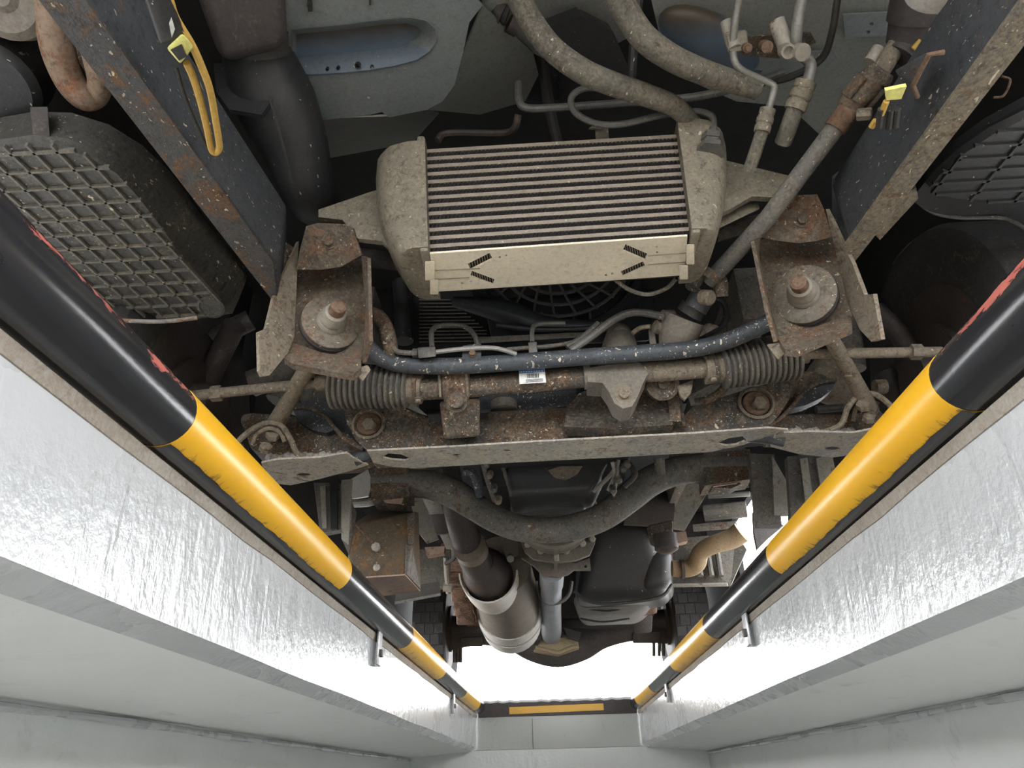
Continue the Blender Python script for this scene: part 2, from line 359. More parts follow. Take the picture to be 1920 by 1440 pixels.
def cab_gradient(name, off):  # brown at the near end fading to blue, edge broken by noise
    m, nt = new_mat(name); N = NT(nt); tc = N.n('ShaderNodeTexCoord'); v = tc.outputs['Object']
    sp = N.n('ShaderNodeSeparateXYZ'); N.l(v, sp.inputs[0]); n = N.noise(v, 18, 5, .6); n2 = N.noise(v, 90, 4)
    f = N.math('MULTIPLY_ADD', N.math('MULTIPLY_ADD', n, .03, sp.outputs[1]), 24.0, off, clamp=True)
    blue = N.mix(n, (.075, .115, .175), (.13, .165, .20)); oil = N.mix(n2, (.045, .034, .024), (.085, .066, .046))
    bs = N.n('ShaderNodeBsdfPrincipled'); N.l(N.mix(f, oil, blue), bs.inputs['Base Color']); bs.inputs['Roughness'].default_value = .5
    o = N.n('ShaderNodeOutputMaterial'); N.l(bs.outputs[0], o.inputs[0]); return m
M['cabfade'] = cab_gradient('brown_to_blue_floor', .25); M['domestain'] = cab_gradient('oil_stained_blue_dome', 1.5)

# ================================================================== THE PIT
XL, XR, YE, YB = -0.455, 0.488, 4.75, -2.6        # wall faces, far end, near end
ZT, ZB = -0.074, -0.246                          # top and bottom of the overhanging slab edge
XL2, XR2, ZL = -0.84, 0.86, -0.29                 # lower walls, their top
FLOORZ = -1.75
def struct(mb, name, mat, **k): return mb.build(name, mat, None, kind='structure', **k)
for side, x0, x1, s in (('left', XL, XL2, -1), ('right', XR, XR2, 1)):
    # slab edge: brown unpainted lip on top, painted face, chamfer, soffit
    g = MB(); ys = [YB + (YE - YB) * i / 60 for i in range(61)]
    def wob(y, k): return .0008 * math.sin(y * 5.3 + k) + .0006 * math.sin(y * 11 + 2 * k)
    a = g.ring([Vector((x0 + wob(y, 1) * .5, y, ZT - .016 + wob(y, 2))) for y in ys])
    b = g.ring([Vector((x0 + wob(y, 3) * .5, y, ZB + wob(y, 4))) for y in ys])
    for i in range(60): g.face((a[i], a[i + 1], b[i + 1], b[i]))
    wall = struct(g, 'wall_' + side, M['wall'], label='glossy grey painted slab edge below the %s guard rail' % side)
    g = MB(); a = g.ring([Vector((x0 + wob(y, 3) * .5, y, ZB + wob(y, 4))) for y in ys]); b = g.ring([Vector((x0 + s * .028, y, ZB - .018)) for y in ys])
    for i in range(60): g.face((a[i], a[i + 1], b[i + 1], b[i]))
    g.build('chamfer', M['wall'], wall)
    g = MB(); a = g.ring([Vector((x0 + s * .028, y, ZB - .018)) for y in ys]); b = g.ring([Vector((x1, y, ZL)) for y in ys])
    for i in range(60): g.face((a[i], a[i + 1], b[i + 1], b[i]))
    g.build('soffit', M['soffit'], wall)
    g = MB(); a = g.ring([Vector((x0 - s * .004, y, ZT)) for y in ys]); b = g.ring([Vector((x0 - s * .002 + wob(y, 1) * .5, y, ZT - .017 + wob(y * 2.7, 2) * 1.5)) for y in ys])
    c = g.ring([Vector((x0 + s * .09, y, ZT)) for y in ys]); d = g.ring([Vector((x0 + s * .01, y, ZT - .02)) for y in ys])
    for i in range(60): g.face((a[i], a[i + 1], b[i + 1], b[i])); g.face((a[i], a[i + 1], c[i + 1], c[i])); g.face((b[i], b[i + 1], d[i + 1], d[i]))
    g.build('unpainted_lip', M['edge'], wall)
    g = MB().hexa([Vector((x1, YB, FLOORZ)), Vector((x1 + s * .15, YB, FLOORZ)), Vector((x1 + s * .15, YE + .02, FLOORZ)), Vector((x1, YE + .02, FLOORZ)),
                   Vector((x1, YB, ZL)), Vector((x1 + s * .15, YB, ZL)), Vector((x1 + s * .15, YE + .02, ZL)), Vector((x1, YE + .02, ZL))])
    g.build('recessed_wall', M['wall_low'], wall)
    # the paint bead where lower wall meets soffit
    g = MB(); g.tube([Vector((x1 - s * .004 + .001 * math.sin(y * 9), y, ZL - .012 + .0015 * math.sin(y * 5.1))) for y in ys], [.007 + .0015 * math.sin(y * 13) for y in ys], 8)
    g.build('paint_bead', M['wall'], wall)
    # yard slab on top
    g = MB().hexa([Vector((x0 + s * .085, -12, -.3)), Vector((s * 14, -12, -.3)), Vector((s * 14, 16, -.3)), Vector((x0 + s * .085, 16, -.3)),
                   Vector((x0 + s * .085, -12, 0)), Vector((s * 14, -12, 0)), Vector((s * 14, 16, 0)), Vector((x0 + s * .085, 16, 0))])
    for v in g.bm.verts:
        if v.co.z < -.1: v.co.z = ZT if abs(v.co.x) < 1 else -.1
    struct(g, 'floor_yard_' + side, M['ground'], label='concrete yard floor beside the pit, %s side' % side)
g = MB().hexa([Vector((XL2 - .1, YE, FLOORZ)), Vector((XR2 + .1, YE, FLOORZ)), Vector((XR2 + .1, YE + .2, FLOORZ)), Vector((XL2 - .1, YE + .2, FLOORZ)),
               Vector((XL2 - .1, YE, ZB - .015)), Vector((XR2 + .1, YE, ZB - .015)), Vector((XR2 + .1, YE + .2, ZB - .015)), Vector((XL2 - .1, YE + .2, ZB - .015))])
we = struct(g, 'wall_end', M['wall_low'], label='far end wall of the pit under the striped kerb')
g = MB().box(Vector(((XL + XR) / 2, YE + .1, (ZB - .015 - .085) / 2)), (XR - XL) / 2 + .06, .1 - .004, (-.085 - ZB + .015) / 2, bev=.006)
g.build('concrete_panel', M['endwall'], we)
g = MB().box(Vector((-.13, YE + .003, -.18)), .0015, .004, .08); g.build('panel_joint', M['edge'], we)
g = MB().box(Vector((0, (YB + YE) / 2, FLOORZ - .05)), 1.1, (YE - YB) / 2 + .2, .05); struct(g, 'floor_pit', M['floor'], label='concrete floor of the inspection pit')
g = MB().box(Vector((0, YB - .1, (FLOORZ - .05) / 2)), 1.1, .1, -FLOORZ / 2 - .03); struct(g, 'wall_near', M['wall_low'], label='near end wall of the pit behind the viewer')
g = MB().box(Vector((0, 10.5, -.05)), .7, 5.5, .05); struct(g, 'floor_yard_end', M['ground'], label='concrete yard floor beyond the far end of the pit')
g = MB().box(Vector((0, -7.4, -.05)), .75, 4.7, .05); struct(g, 'floor_yard_near', M['ground'], label='concrete yard floor behind the near end of the pit')

# striped end kerb
ek = empty('end_kerb', (0.015, YE, -.085), label='dark steel kerb with a yellow stripe across the far end of the pit', category='kerb')
g = MB(); n = 40; prof = [(-.006, -.085), (-.006, -.012), (.02, .004), (.12, .004), (.12, -.085)]; pr = None
for i in range(n + 1):
    x = XL + .01 + (XR - XL - .02) * i / n; w = .0022 * math.sin(i * 1.7) + .0018 * math.sin(i * 4.1)
    rg = g.ring([Vector((x, YE + py, pz + (w if pz > -.05 else 0) - (.02 if i in (0, n) and pz > -.05 else 0))) for py, pz in prof])
    if pr: g.bridge(pr, rg)
    else: g.face(rg)
    pr = rg
g.face(pr); g.build('kerb_beam', M['endbar'], ek)
a0, a1 = V(955, 1334, YE - .008), V(1132, 1329, YE - .008)
g = MB().hexa([Vector((a0.x, YE - .009, -.074)), Vector((a1.x, YE - .009, -.066)), Vector((a1.x, YE - .004, -.066)), Vector((a0.x, YE - .004, -.074)),
               Vector((a0.x, YE - .009, -.036)), Vector((a1.x, YE - .009, -.030)), Vector((a1.x, YE - .004, -.030)), Vector((a0.x, YE - .004, -.036))])
g.build('yellow_stripe', M['yellow'], ek, label='yellow painted stripe')

# guard rails: painted steel pipes along both pit edges
def pipe_section(name, x, z, y0, y1, r, mat, parent, worn=False, s=1, label=None):
    g = MB(); n = max(6, int((y1 - y0) / .04)); seg = 32
    P = [Vector((x, y0 + (y1 - y0) * i / n, z)) for i in range(n + 1)]
    g.tube(P, r, seg)
    o = g.build(name, mat, parent, label=label)
    at = o.data.attributes.new('worn', 'FLOAT', 'POINT')
    for i, v in enumerate(o.data.vertices):
        a = math.atan2(v.co.z, -s * v.co.x)          # 0 = towards pit, pi/2 = crown
        at.data[i].value = (max(0., 1 - abs(a - .5) / .5) if worn else 0.) if name == 'black_band' else max(0., min(1., (-.35 - a) / .8))
    return o
BANDS = [YB + .3, .02, .77, 1.52, 2.27, 3.02, 3.77, 4.45, YE - .02]
for side, x, s in (('left', -.444, -1), ('right', .482, 1)):
    t = empty('guard_rail', (x, 1.0, -.075), label='black and yellow striped steel pipe along the %s edge of the pit' % side, category='guard rail', group='striped pit edge pipes')
    for i in range(len(BANDS) - 1):
        y0, y1 = BANDS[i], BANDS[i + 1]
        blk = i % 2 == 1 if i else False
        yel = (i % 2 == 0) and i >= 0
        if i == 0: yel = True
        pipe_section('yellow_band' if yel else 'black_band', x, -.03, y0, y1, .0408 if yel else .0403, M['yellow'] if yel else M['blackpipe'], t, worn=(i == 1), s=s)
    # worn dark underside of the first yellow band
    g = MB(); pts = []; 
    for k, y in enumerate([.7705 + .749 * i / 40 for i in range(41)]):
        e = .02 * math.sin(k * 2.1) + .03 * math.sin(k * .37)
        pts.append([Vector((x - s * math.cos(a) * .0415, y, -.03 + math.sin(a) * .0415)) for a in [-1.17 + e + (-2.4 - (-1.17 + e)) * j / 10 for j in range(11)]])
    pr = None
    for p in pts:
        rg = g.ring(p)
        if pr: g.bridge(pr, rg, closed=False)
        pr = rg
    g.build('bare_underside', M['blackpipe'], t, label='unpainted dark underside of the yellow band')
    # anchor tabs on the wall
    for px, py0, py1 in ((((703, 1165, 1250), (846, 1290, 1338), (742 + 162, 1326, 1345)) if s < 0 else ((1408, 1130, 1215), (1255, 1272, 1318)))):
        xw = XL if s < 0 else XR
        p0 = W(px, py0, xw); p1 = W(px, py1, xw); y = (p0.y + p1.y) / 2; zt, zb = -.07, max(-.215, min(p0.z, p1.z))
        tb = MB().box(Vector((xw - s * .012, y, (zt + zb) / 2)), .003, .02, (zt - zb) / 2, bev=.002).build('anchor_tab', M['galv'], t)
        MB().box(Vector((xw - s * .004, y + .018, (zt + zb) / 2)), .008, .003, (zt - zb) / 2).build('tab_web', M['galv'], tb)
        MB().box(Vector((xw - s * .016, y, zb + .03)), .006, .009, .009, bev=.002).build('tab_nut', M['endbar'], tb)

# ================================================================== THE TRUCK (seen from below, nose over the viewer)
T = empty('light_truck', (0.04, 2.6, 0), label='light truck parked over the pit, its muddy rusty underside filling the view', category='truck')
def part(name, mb, mat, parent=None, **k): return mb.build(name, M[mat], parent or T, **k)
def outl(pts, fn): return [fn(*p) for p in pts]
def box2(a, b, bev=0): # axis box from two corners
    lo = Vector((min(a.x, b.x), min(a.y, b.y), min(a.z, b.z))); hi = Vector((max(a.x, b.x), max(a.y, b.y), max(a.z, b.z)))
    return MB().box((lo + hi) / 2, (hi.x - lo.x) / 2, (hi.y - lo.y) / 2, (hi.z - lo.z) / 2, bev=bev)
def bolt(p, axis, r, parent, mat='boltrust', h=None, washer=1.5, name='bolt'):
    h = h or r * 1.1
    MB().lathe(p, axis, [(r * washer, 0), (r * washer, r * .25), (r, r * .25), (r, h), (r * .75, h * 1.15)], 6 if washer < 1.2 else 14).build(name, M[mat], parent)

# ---- big shells: cab and cargo bed closing the view upward
part('cab_underside', MB().box(Vector((.04, 1.0, 1.12)), 1.05, 1.2, .02), 'dark')
part('cargo_bed', MB().box(Vector((.04, 3.75, .84)), .86, 1.6, .02), 'dark')
for s in (-1, 1):
    part('cab_side', MB().box(Vector((.04 + s * 1.04, .95, .74)), .015, 1.15, .40), 'dark')
    part('cargo_side', MB().box(Vector((.04 + s * .88, 3.75, .93)), .015, 1.6, .25), 'dark')
    part('wheel_arch_liner', MB().sheet([Vector((.04 + s * 1.0, 1.48 + .48 * math.cos(a), .33 + .46 * math.sin(a))) for a in [math.pi * k / 14 for k in range(15)]], .03, d=Vector((s, 0, 0))), 'dark')
part('cab_front_panel', MB().box(Vector((.04, -.22, .98)), 1.05, .02, .30), 'cab')
part('bulkhead', MB().box(Vector((.04, 2.12, .88)), 1.05, .015, .26), 'dark')

# ---- chassis rails
def rail(name, o0, o1, i0, i1, h, fwd):
    d = (o1 - o0); e = (i1 - i0)
    oF, iF = o0 - d * fwd, i0 - e * fwd; up = Vector((0, 0, h))
    web = MB().hexa([oF, iF, i1, o1, oF + up, iF + up, i1 + up, o1 + up], bev=.006, seg=2)
    return part(name, web, 'rail')
zl, zr = .38, .40
rl = rail('frame_rail', U(207, 173, zl), U(522, 578, zl), U(242, 110, zl), U(520, 492, zl), .13, .9)
a = [U(207, 173, zl - .002), U(522, 578, zl - .002), U(512, 492, zl - .002), U(240, 112, zl - .002)]
dv = (a[0] - a[1]) * .5; part('rail_bottom_flange', MB().sheet([a[0] + dv, a[1], a[2], a[3] + dv], .004), 'railrust', rl)
rr = rail('frame_rail', U(1920, 86, zr), U(1602, 490, zr), U(1868, 60, zr), U(1590, 446, zr), .13, .9)
a = [U(1920, 86, zr - .003), U(1600, 494, zr - .003), U(1583, 462, zr - .003), U(1860, 70, zr - .003)]
dv = (a[0] - a[1]) * .5; part('rail_bottom_flange', MB().sheet([a[0] + dv, a[1], a[2], a[3] + dv], .005), 'flange', rr)
for q in ((1880, 165), (1722, 342)):        # small wire loops on the outer edge
    part('loop', ptube(MB(), [(q[0] - 18, q[1] + 18, .86 if q[0] > 1800 else 1.0), (q[0] + 2, q[1] + 14, .86 if q[0] > 1800 else 1.0), (q[0] + 14, q[1] - 14, .86 if q[0] > 1800 else 1.0), (q[0] - 2, q[1] - 22, .86 if q[0] > 1800 else 1.0)], 5, 6), 'boltrust', rr)
for s in (-1, 1):   # rear continuation of the chassis
    part('frame_rail', MB().box(Vector((.04 + s * .44, 3.4, .53)), .03, 2.0, .07, bev=.006), 'greysteel')
# crush horn on the right flange
part('flange_bracket', MB().sheet(outl([(1655, 385), (1718, 352), (1722, 372), (1650, 450), (1640, 440)], lambda x, y: U(x, y, .41)), .006), 'flange', rr)

# ---- ribbed black covers outboard of the rails
def inpoly(p, poly):
    c = False; n = len(poly)
    for i in range(n):
        a, b = poly[i], poly[(i + 1) % n]
        if (a.y > p[1]) != (b.y > p[1]) and p[0] < (b.x - a.x) * (p[1] - a.y) / (b.y - a.y) + a.x: c = not c
    return c
def ribs(poly, z, parent, dx, dy, w, h, mat, x0, y0, skew=0.):
    xs = [p.x for p in poly]; ys = [p.y for p in poly]
    def run(fix, lo, hi, vert):
        st = .004; t = lo; seg = []
        while t < hi:
            q = (fix + skew * (t - lo), t) if vert else (t, fix)
            if inpoly(q, poly): seg.append(t)
            t += st
        if len(seg) > 6:
            a, b = seg[0], seg[-1]
            m = MB()
            if vert: m.hexa([Vector((fix + skew * (q - lo) + e * w, q, z - k * h)) for k in (1, 0) for e, q in ((-1, a), (1, a), (1, b), (-1, b))])
            else: m.hexa([Vector((q, fix + e * w, z - k * h)) for k in (1, 0) for e, q in ((-1, a), (1, a)[::1], (1, b), (-1, b))] if False else
                         [Vector((a, fix - w, z - h)), Vector((b, fix - w, z - h)), Vector((b, fix + w, z - h)), Vector((a, fix + w, z - h)),
                          Vector((a, fix - w, z)), Vector((b, fix - w, z)), Vector((b, fix + w, z)), Vector((a, fix + w, z))])
            m.build('rib', M[mat], parent)
    t = x0
    while t < max(xs): run(t, min(ys), max(ys), True); t += dx
    t = y0
    while t < max(ys): run(t, min(xs), max(xs), False); t += dy
def cover(name, rim, bot, zr_, zb_, label, mat='blackdust'):
    g = MB(); A = outl(rim, lambda x, y: U(x, y, zr_)); B = outl(bot, lambda x, y: U(x, y, zb_))
    n = len(A)
    flg = g.ring([a + Vector((0, 0, .014)) for a in A]); top = g.ring(A)
    ins = g.ring([a.lerp(b, .12) for a, b in zip(A, B)]); b1 = g.ring([b + Vector((0, 0, .012)) for b in B])
    cen = sum(B, Vector()) / n; b2 = g.ring([b.lerp(cen, .05) for b in B])
    g.bridge(flg, top); g.bridge(top, ins); g.bridge(ins, b1); g.bridge(b1, b2); g.face(b2)
    return part(name, g, mat, label=label), B
rim = [(-90, 262), (0, 232), (60, 222), (130, 224), (200, 246), (262, 284), (318, 336), (372, 412), (420, 470), (456, 510), (461, 528), (446, 566), (436, 588), (330, 604), (230, 606), (60, 520), (-90, 400)]
bot = [(-80, 292), (0, 272), (60, 264), (120, 270), (172, 290), (218, 318), (262, 366), (312, 432), (352, 490), (402, 552), (428, 574), (424, 586), (400, 590), (320, 594), (236, 590), (70, 500), (-80, 380)]
cv, B = cover('air_box_cover', rim, bot, .45, .40, 'dusty black ribbed plastic cover outboard of the frame rail')
ribs(B, .402, cv, .034, .036, .002, .007, 'ribdust', min(p.x for p in B) + .012, min(p.y for p in B) + .02, .12)
for k in range(15):          # slanted ribs on the sloping inner side
    t = k / 14; x = 205 + (445 - 205) * t; y = 268 + (520 - 268) * t + (10 if k < 4 else 0)
    a_ = U(x, y + 18, .438); b_ = U(x - 12, y + 62 - 20 * t, .408)
    part('side_rib', MB().tube([a_, b_], .0022, 6), 'black', cv)
part('corner_boss', MB().lathe(U(396, 574, .395), Vector((.05, -.35, -1)), [(.026, -.01), (.026, .004), (.021, .005), (.020, .002), (.001, .002)], 20), 'blackdust', cv)
part('hose_clip', MB().hexa([U(56, 200, .44), U(90, 200, .44), U(94, 258, .41), U(62, 258, .41), U(56, 200, .455), U(90, 200, .455), U(94, 258, .425), U(62, 258, .425)], bev=.002), 'exhaust', cv)
part('side_dish', MB().lathe(U(-20, 160, .5), Vector((.1, -.3, -1)), [(.07, -.06), (.07, 0), (.06, .012), (.001, .014)], 28), 'black')
part('drip_tray_edge', ptube(MB(), [(210, 600, 1.0), (300, 603, 1.02), (370, 596, 1.03)], 8, 8), 'greysteel', cv)
rim = [(1712, 368), (1735, 330), (1780, 285), (1850, 235), (1950, 180), (2000, 170), (2000, 430), (1930, 424), (1880, 412), (1800, 412), (1750, 400), (1724, 386)]
bot = [(1738, 352), (1756, 330), (1800, 290), (1862, 248), (1950, 205), (1990, 200), (1990, 385), (1930, 380), (1880, 378), (1800, 376), (1765, 370), (1748, 362)]
cv2, B = cover('splash_cover', rim, bot, .44, .415, 'black ribbed splash cover outboard of the other frame rail', 'black')
ribs(B, .417, cv2, .075, .026, .0025, .006, 'black', min(p.x for p in B) + .03, min(p.y for p in B) + .015, -.1)
part('cover_bead', ptube(MB(), [(1712, 372, 1.02), (1750, 398, 1.05), (1800, 408, 1.06), (1870, 408, 1.06), (1900, 416, 1.06), (1940, 440, 1.06)], 8, 8), 'blackdust', cv2)
part('stay_wire', ptube(MB(), [(1765, 300, .95), (1840, 260, .9), (1930, 200, .85)], 6, 6), 'pipe')

# ---- cab floor pressings
def Z(z): return lambda x, y: U(x, y, z)
P = [(520, -260), (840, -260), (860, -40), (905, 10), (880, 42), (868, 100), (852, 160), (830, 190), (800, 206), (730, 220), (716, 210), (700, 214), (600, 226), (560, 226), (535, 190)]
RO = [(548, 56), (600, 50), (660, 44), (720, 36), (770, 32), (800, 38), (818, 54), (820, 78), (808, 98), (784, 114), (740, 126), (690, 134), (640, 139), (590, 142), (548, 142)]
RI = [(556, 64), (600, 60), (660, 54), (720, 46), (762, 44), (782, 50), (790, 58), (784, 68), (768, 78), (748, 88), (718, 92), (680, 96), (640, 99), (600, 102), (556, 106)]
cf = part('cab_floor_panel', MB().sheet(outl(P, Z(.78)), .004, [outl(RO, Z(.78))]), 'cab', label='blue grey stamped cab floor panel')
g = MB(); r0 = g.ring(outl(RO, Z(.778))); r1 = g.ring([U(x * .93 + X * .07, y * .93 + q * .07, .776) for (x, y), (X, q) in zip(RO, RI)]); r2 = g.ring(outl(RI, Z(.812))); g.bridge(r0, r1); g.bridge(r1, r2)
for f_ in g.bm.faces: f_.material_index = 1 if (f_.calc_center_median().y > U(650, 100, .79).y and f_.calc_center_median().z > .777) else 0
g.build('floor_step', [M['cab'], M['cabblue']], cf, smooth=60)
part('recess_floor', MB().sheet(outl(RI, Z(.812)), .004), 'cabfade', cf)
for x, y, r in ((671, 122, 7), (634, 127, 4), (614, 129, 4), (698, 125, 4.5)): part('drain_hole', MB().lathe(U(x, y, .782), Vector((0, -.4, -1)), [(r * .0008, -.004), (r * .0008, .004), (r * .0006, .004), (r * .0006, -.002), (.0001, -.002)], 14), 'dark', cf)
part('floor_bead', ptube(MB(), [(600, 160, 1.05), (650, 158, 1.05), (690, 160, 1.05), (700, 172, 1.06), (690, 182, 1.07), (600, 186, 1.07)], 8, 8), 'cab', cf)
part('floor_seam', MB().sheet(outl([(560, -250), (568, -250), (586, 22), (578, 22)], Z(.774)), .004), 'rubber', cf)
part('floor_seam', MB().sheet(outl([(690, -250), (694, -250), (696, 10), (692, 10)], Z(.774)), .004), 'rubber', cf)
part('loom', ptube(MB(), [(530, 32, .93), (620, 30, .93), (700, 20, .92), (780, 10, .92), (870, -4, .91), (930, -10, .9)], 22, 10), 'black')
for k in range(9): part('loom_tape', ptube(MB(), [(690 + k * 9 + (30 if k > 4 else 0), 22 - k * 1.5, .92), (694 + k * 9 + (30 if k > 4 else 0), 21 - k * 1.5, .92)], 24, 10), 'rubber')
part('hose_end', ptube(MB(), [(850, 6, .9), (920, 16, .9), (952, 30, .91)], 38, 14), 'rubber')
part('hose_clamp', ptube(MB(), [(930, 20, .9), (944, 28, .905)], 44, 14), 'exhaust'); part('hose_clamp', ptube(MB(), [(955, 40, .92), (972, 50, .93)], 40, 14), 'exhaust')
# sloping wall of the tunnel and the paler floor beside it
part('tunnel_wall', MB().sheet([U(868, 100, .8), U(905, 10, .8), U(1000, 100, .9), U(1010, 140, .9), U(985, 190, .92), U(900, 215, .95), U(800, 206, .8), U(852, 160, .8)], .004), 'cabbeige')
part('tunnel_wall', MB().sheet([U(880, -260, .8), U(1160, -260, .86), U(1200, 60, .92), U(1060, 130, .95), U(1000, 100, .92), U(905, 12, .82)], .004), 'cabbeige')
part('floor_panel', MB().sheet(outl([(1160, -260), (1740, -260), (1690, 80), (1600, 200), (1545, 260), (1480, 200), (1380, 190), (1290, 150), (1240, 80)], Z(.86)), .004), 'cabbeige', label='beige grey cab floor panel')
g = MB(); c0 = U(1330, 62, .845); pr = None
for k, (sx, dz) in enumerate(((1.0, 0), (.95, -.012), (.86, -.022), (.7, -.030), (.5, -.035), (.25, -.038))):
    rg = g.ring([U(1335 + 98 * sx * math.cos(a) + 25 * sx * math.sin(a), 78 + 66 * sx * math.sin(a) + 22 * sx * math.cos(a), .855 + dz) for a in [2 * math.pi * i / 24 for i in range(24)]])
    if pr: g.bridge(pr, rg)
    pr = rg
g.face(pr); part('floor_dome', g, 'domestain', label='blue domed floor pressing', smooth=80)
part('bracket_strip', MB().sheet(outl([(1580, 28), (1690, 22), (1688, 68), (1585, 70)], Z(.84)), .004, [pix_hole(1634, 45, 4, 4, Z(.84)), pix_hole(1628, 60, 4, 3.5, Z(.84)), pix_hole(1668, 52, 4, 6, Z(.84))]), 'cab')
part('floor_cover_strip', MB().sheet(outl([(1380, 106), (1560, 95), (1570, 112), (1500, 140), (1390, 128)], Z(.835)), .004), 'cab')
part('harness', ptube(MB(), [(1570, 0, .86), (1560, 60, .9), (1540, 110, .95), (1480, 145, .98), (1400, 160, 1.0)], 14, 8), 'rubber')
part('dark_duct', MB().sheet([U(1010, 60, .82), U(1090, 30, .84), U(1150, 60, .86), U(1180, 130, .86), U(1160, 170, .86), U(1100, 120, .84), U(1050, 110, .82)], .03), 'black')
part('duct_body', MB().hexa([V(930, 130, 1.2), V(1050, 120, 1.2), V(1050, 190, 1.2), V(940, 190, 1.2), V(930, 130, 1.3), V(1050, 120, 1.3), V(1050, 190, 1.3), V(940, 190, 1.3)], bev=.008), 'black')
part('drain_tube', ptube(MB(), [(1012, 30, 1.0), (1018, 110, 1.1), (1030, 200, 1.15), (1046, 270, 1.2)], 22, 10), 'rubber')

# ---- hoses and pipes above the intercooler
part('coolant_hose', ptube(MB(), [(935, -170, .73), (955, -50, .78), (985, 20, .80), (1030, 86, .83), (1090, 132, .86), (1150, 158, .89), (1210, 178, .92), (1265, 200, .95), (1300, 235, 1.0)], [46, 46, 46, 46, 46, 44, 42, 38, 34], 18), 'hose', label='thick dusty grey hose ending behind the intercooler')
part('coolant_hose', ptube(MB(), [(1110, -190, .70), (1140, -50, .76), (1168, 10, .78), (1205, 68, .81), (1255, 106, .84), (1310, 132, .87), (1370, 152, .9), (1420, 168, .92)], [50, 50, 50, 50, 48, 46, 42, 38], 18), 'hose', label='thick dusty grey hose ending beside the pipe valves')
part('wiring_tube', ptube(MB(), [(1200, -20, .82), (1190, 60, .86), (1184, 150, .92)], 18, 8), 'black')
part('thin_pipe', ptube(MB(), [(972, 156, 1.0), (973, 186, 1.0), (986, 202, 1.0), (1040, 202, 1.0), (1180, 192, .99), (1300, 182, .98), (1400, 160, .96), (1470, 135, .94)], 15, 10), 'pipe', label='thin bent metal pipe')
part('vacuum_pipe', ptube(MB(), [(1150, 164, .93), (1095, 166, .94), (1071, 184, .95), (1080, 212, .97), (1120, 232, .98), (1170, 232, .98), (1240, 216, .98), (1300, 209, .98), (1332, 216, .98), (1338, 236, .985), (1336, 262, .99)], 13, 10), 'pipe', label='looping vacuum pipe')
part('cross_pipe', ptube(MB(), [(820, 264, 1.12), (840, 250, 1.12), (940, 250, 1.12), (965, 240, 1.1), (972, 215, 1.08)], 14, 8), 'exhaust')
for nm, cs in (('ac_pipe', ((1400, -160, .72), (1388, -20, .8), (1380, 30, .82), (1374, 90, .86), (1384, 126, .88), (1420, 146, .9), (1449, 160, .91), (1450, 176, .915), (1440, 208, .93))),
               ('ac_pipe', ((1530, -160, .72), (1506, -20, .8), (1495, 50, .83), (1494, 92, .86), (1515, 112, .88), (1520, 130, .89), (1512, 160, .9)))):
    part(nm, ptube(MB(), cs, 14 if cs[0][0] < 1450 else 22, 12, n=5), 'pipealu', label='thin aluminium pipe' if cs[0][0] < 1450 else 'wider aluminium pipe')
def fitting(a, b, w0, parent=None):
    P0, P1 = V(*a), V(*b); d = P1 - P0; L = d.length; r = w0 / 2 * mpp(P0)
    part('crimp_fitting', MB().lathe(P0, d, [(r * .8, 0), (r, .02 * L), (r, .25 * L), (r * .9, .3 * L), (r * 1.05, .4 * L), (r * 1.05, .6 * L), (r * .9, .66 * L), (r * 1.03, .75 * L), (r * 1.0, L)], 16), 'alu')
fitting((1440, 204, .93), (1428, 248, .95), 30); part('rubber_hose', ptube(MB(), [(1429, 246, .95), (1418, 280, .97), (1404, 320, 1.0)], 24, 10), 'hose')
fitting((1512, 152, .9), (1490, 206, .93), 40); part('rubber_hose', ptube(MB(), [(1491, 204, .93), (1480, 235, .95), (1468, 268, .98)], 32, 12), 'hose')
vb = part('valve_block', MB().hexa([V(1360, 60, .84), V(1400, 55, .84), V(1405, 95, .86), V(1368, 98, .86), V(1360, 60, .88), V(1400, 55, .88), V(1405, 95, .9), V(1368, 98, .9)], bev=.003), 'alu')
part('valve_body', ptube(MB(), [(1362, 40, .84), (1372, 75, .855), (1378, 92, .86)], 26, 12), 'palemetal', vb)
part('valve_screw', MB().lathe(V(1402, 90, .85), Vector((0, -.6, -.8)), [(.008, -.02), (.008, 0), (.005, 0), (.005, .004)], 12), 'boltrust', vb)
vb2 = part('valve_block', ptube(MB(), [(1455, 40, .84), (1470, 75, .855), (1478, 98, .865)], 32, 14), 'palemetal')
part('valve_port', MB().lathe(V(1478, 96, .85), Vector((0, -.55, -.83)), [(.012, -.02), (.012, .002), (.008, .002), (.007, -.005), (.001, -.005)], 16), 'nutgrey', vb2)
part('valve_port', MB().lathe(V(1504, 98, .85), Vector((.2, -.55, -.83)), [(.014, -.04), (.014, .003), (.001, .004)], 16), 'nutgrey', vb2)
part('valve_port', MB().lathe(V(1438, 88, .86), Vector((0, -.55, -.83)), [(.010, -.02), (.010, .003), (.005, .004)], 14), 'boltrust', vb2)
part('pipe_cradle', MB().sheet(outl([(1375, 70), (1520, 62), (1530, 80), (1460, 110), (1390, 104)], Z(.79)), .004), 'mudrust', vb2)

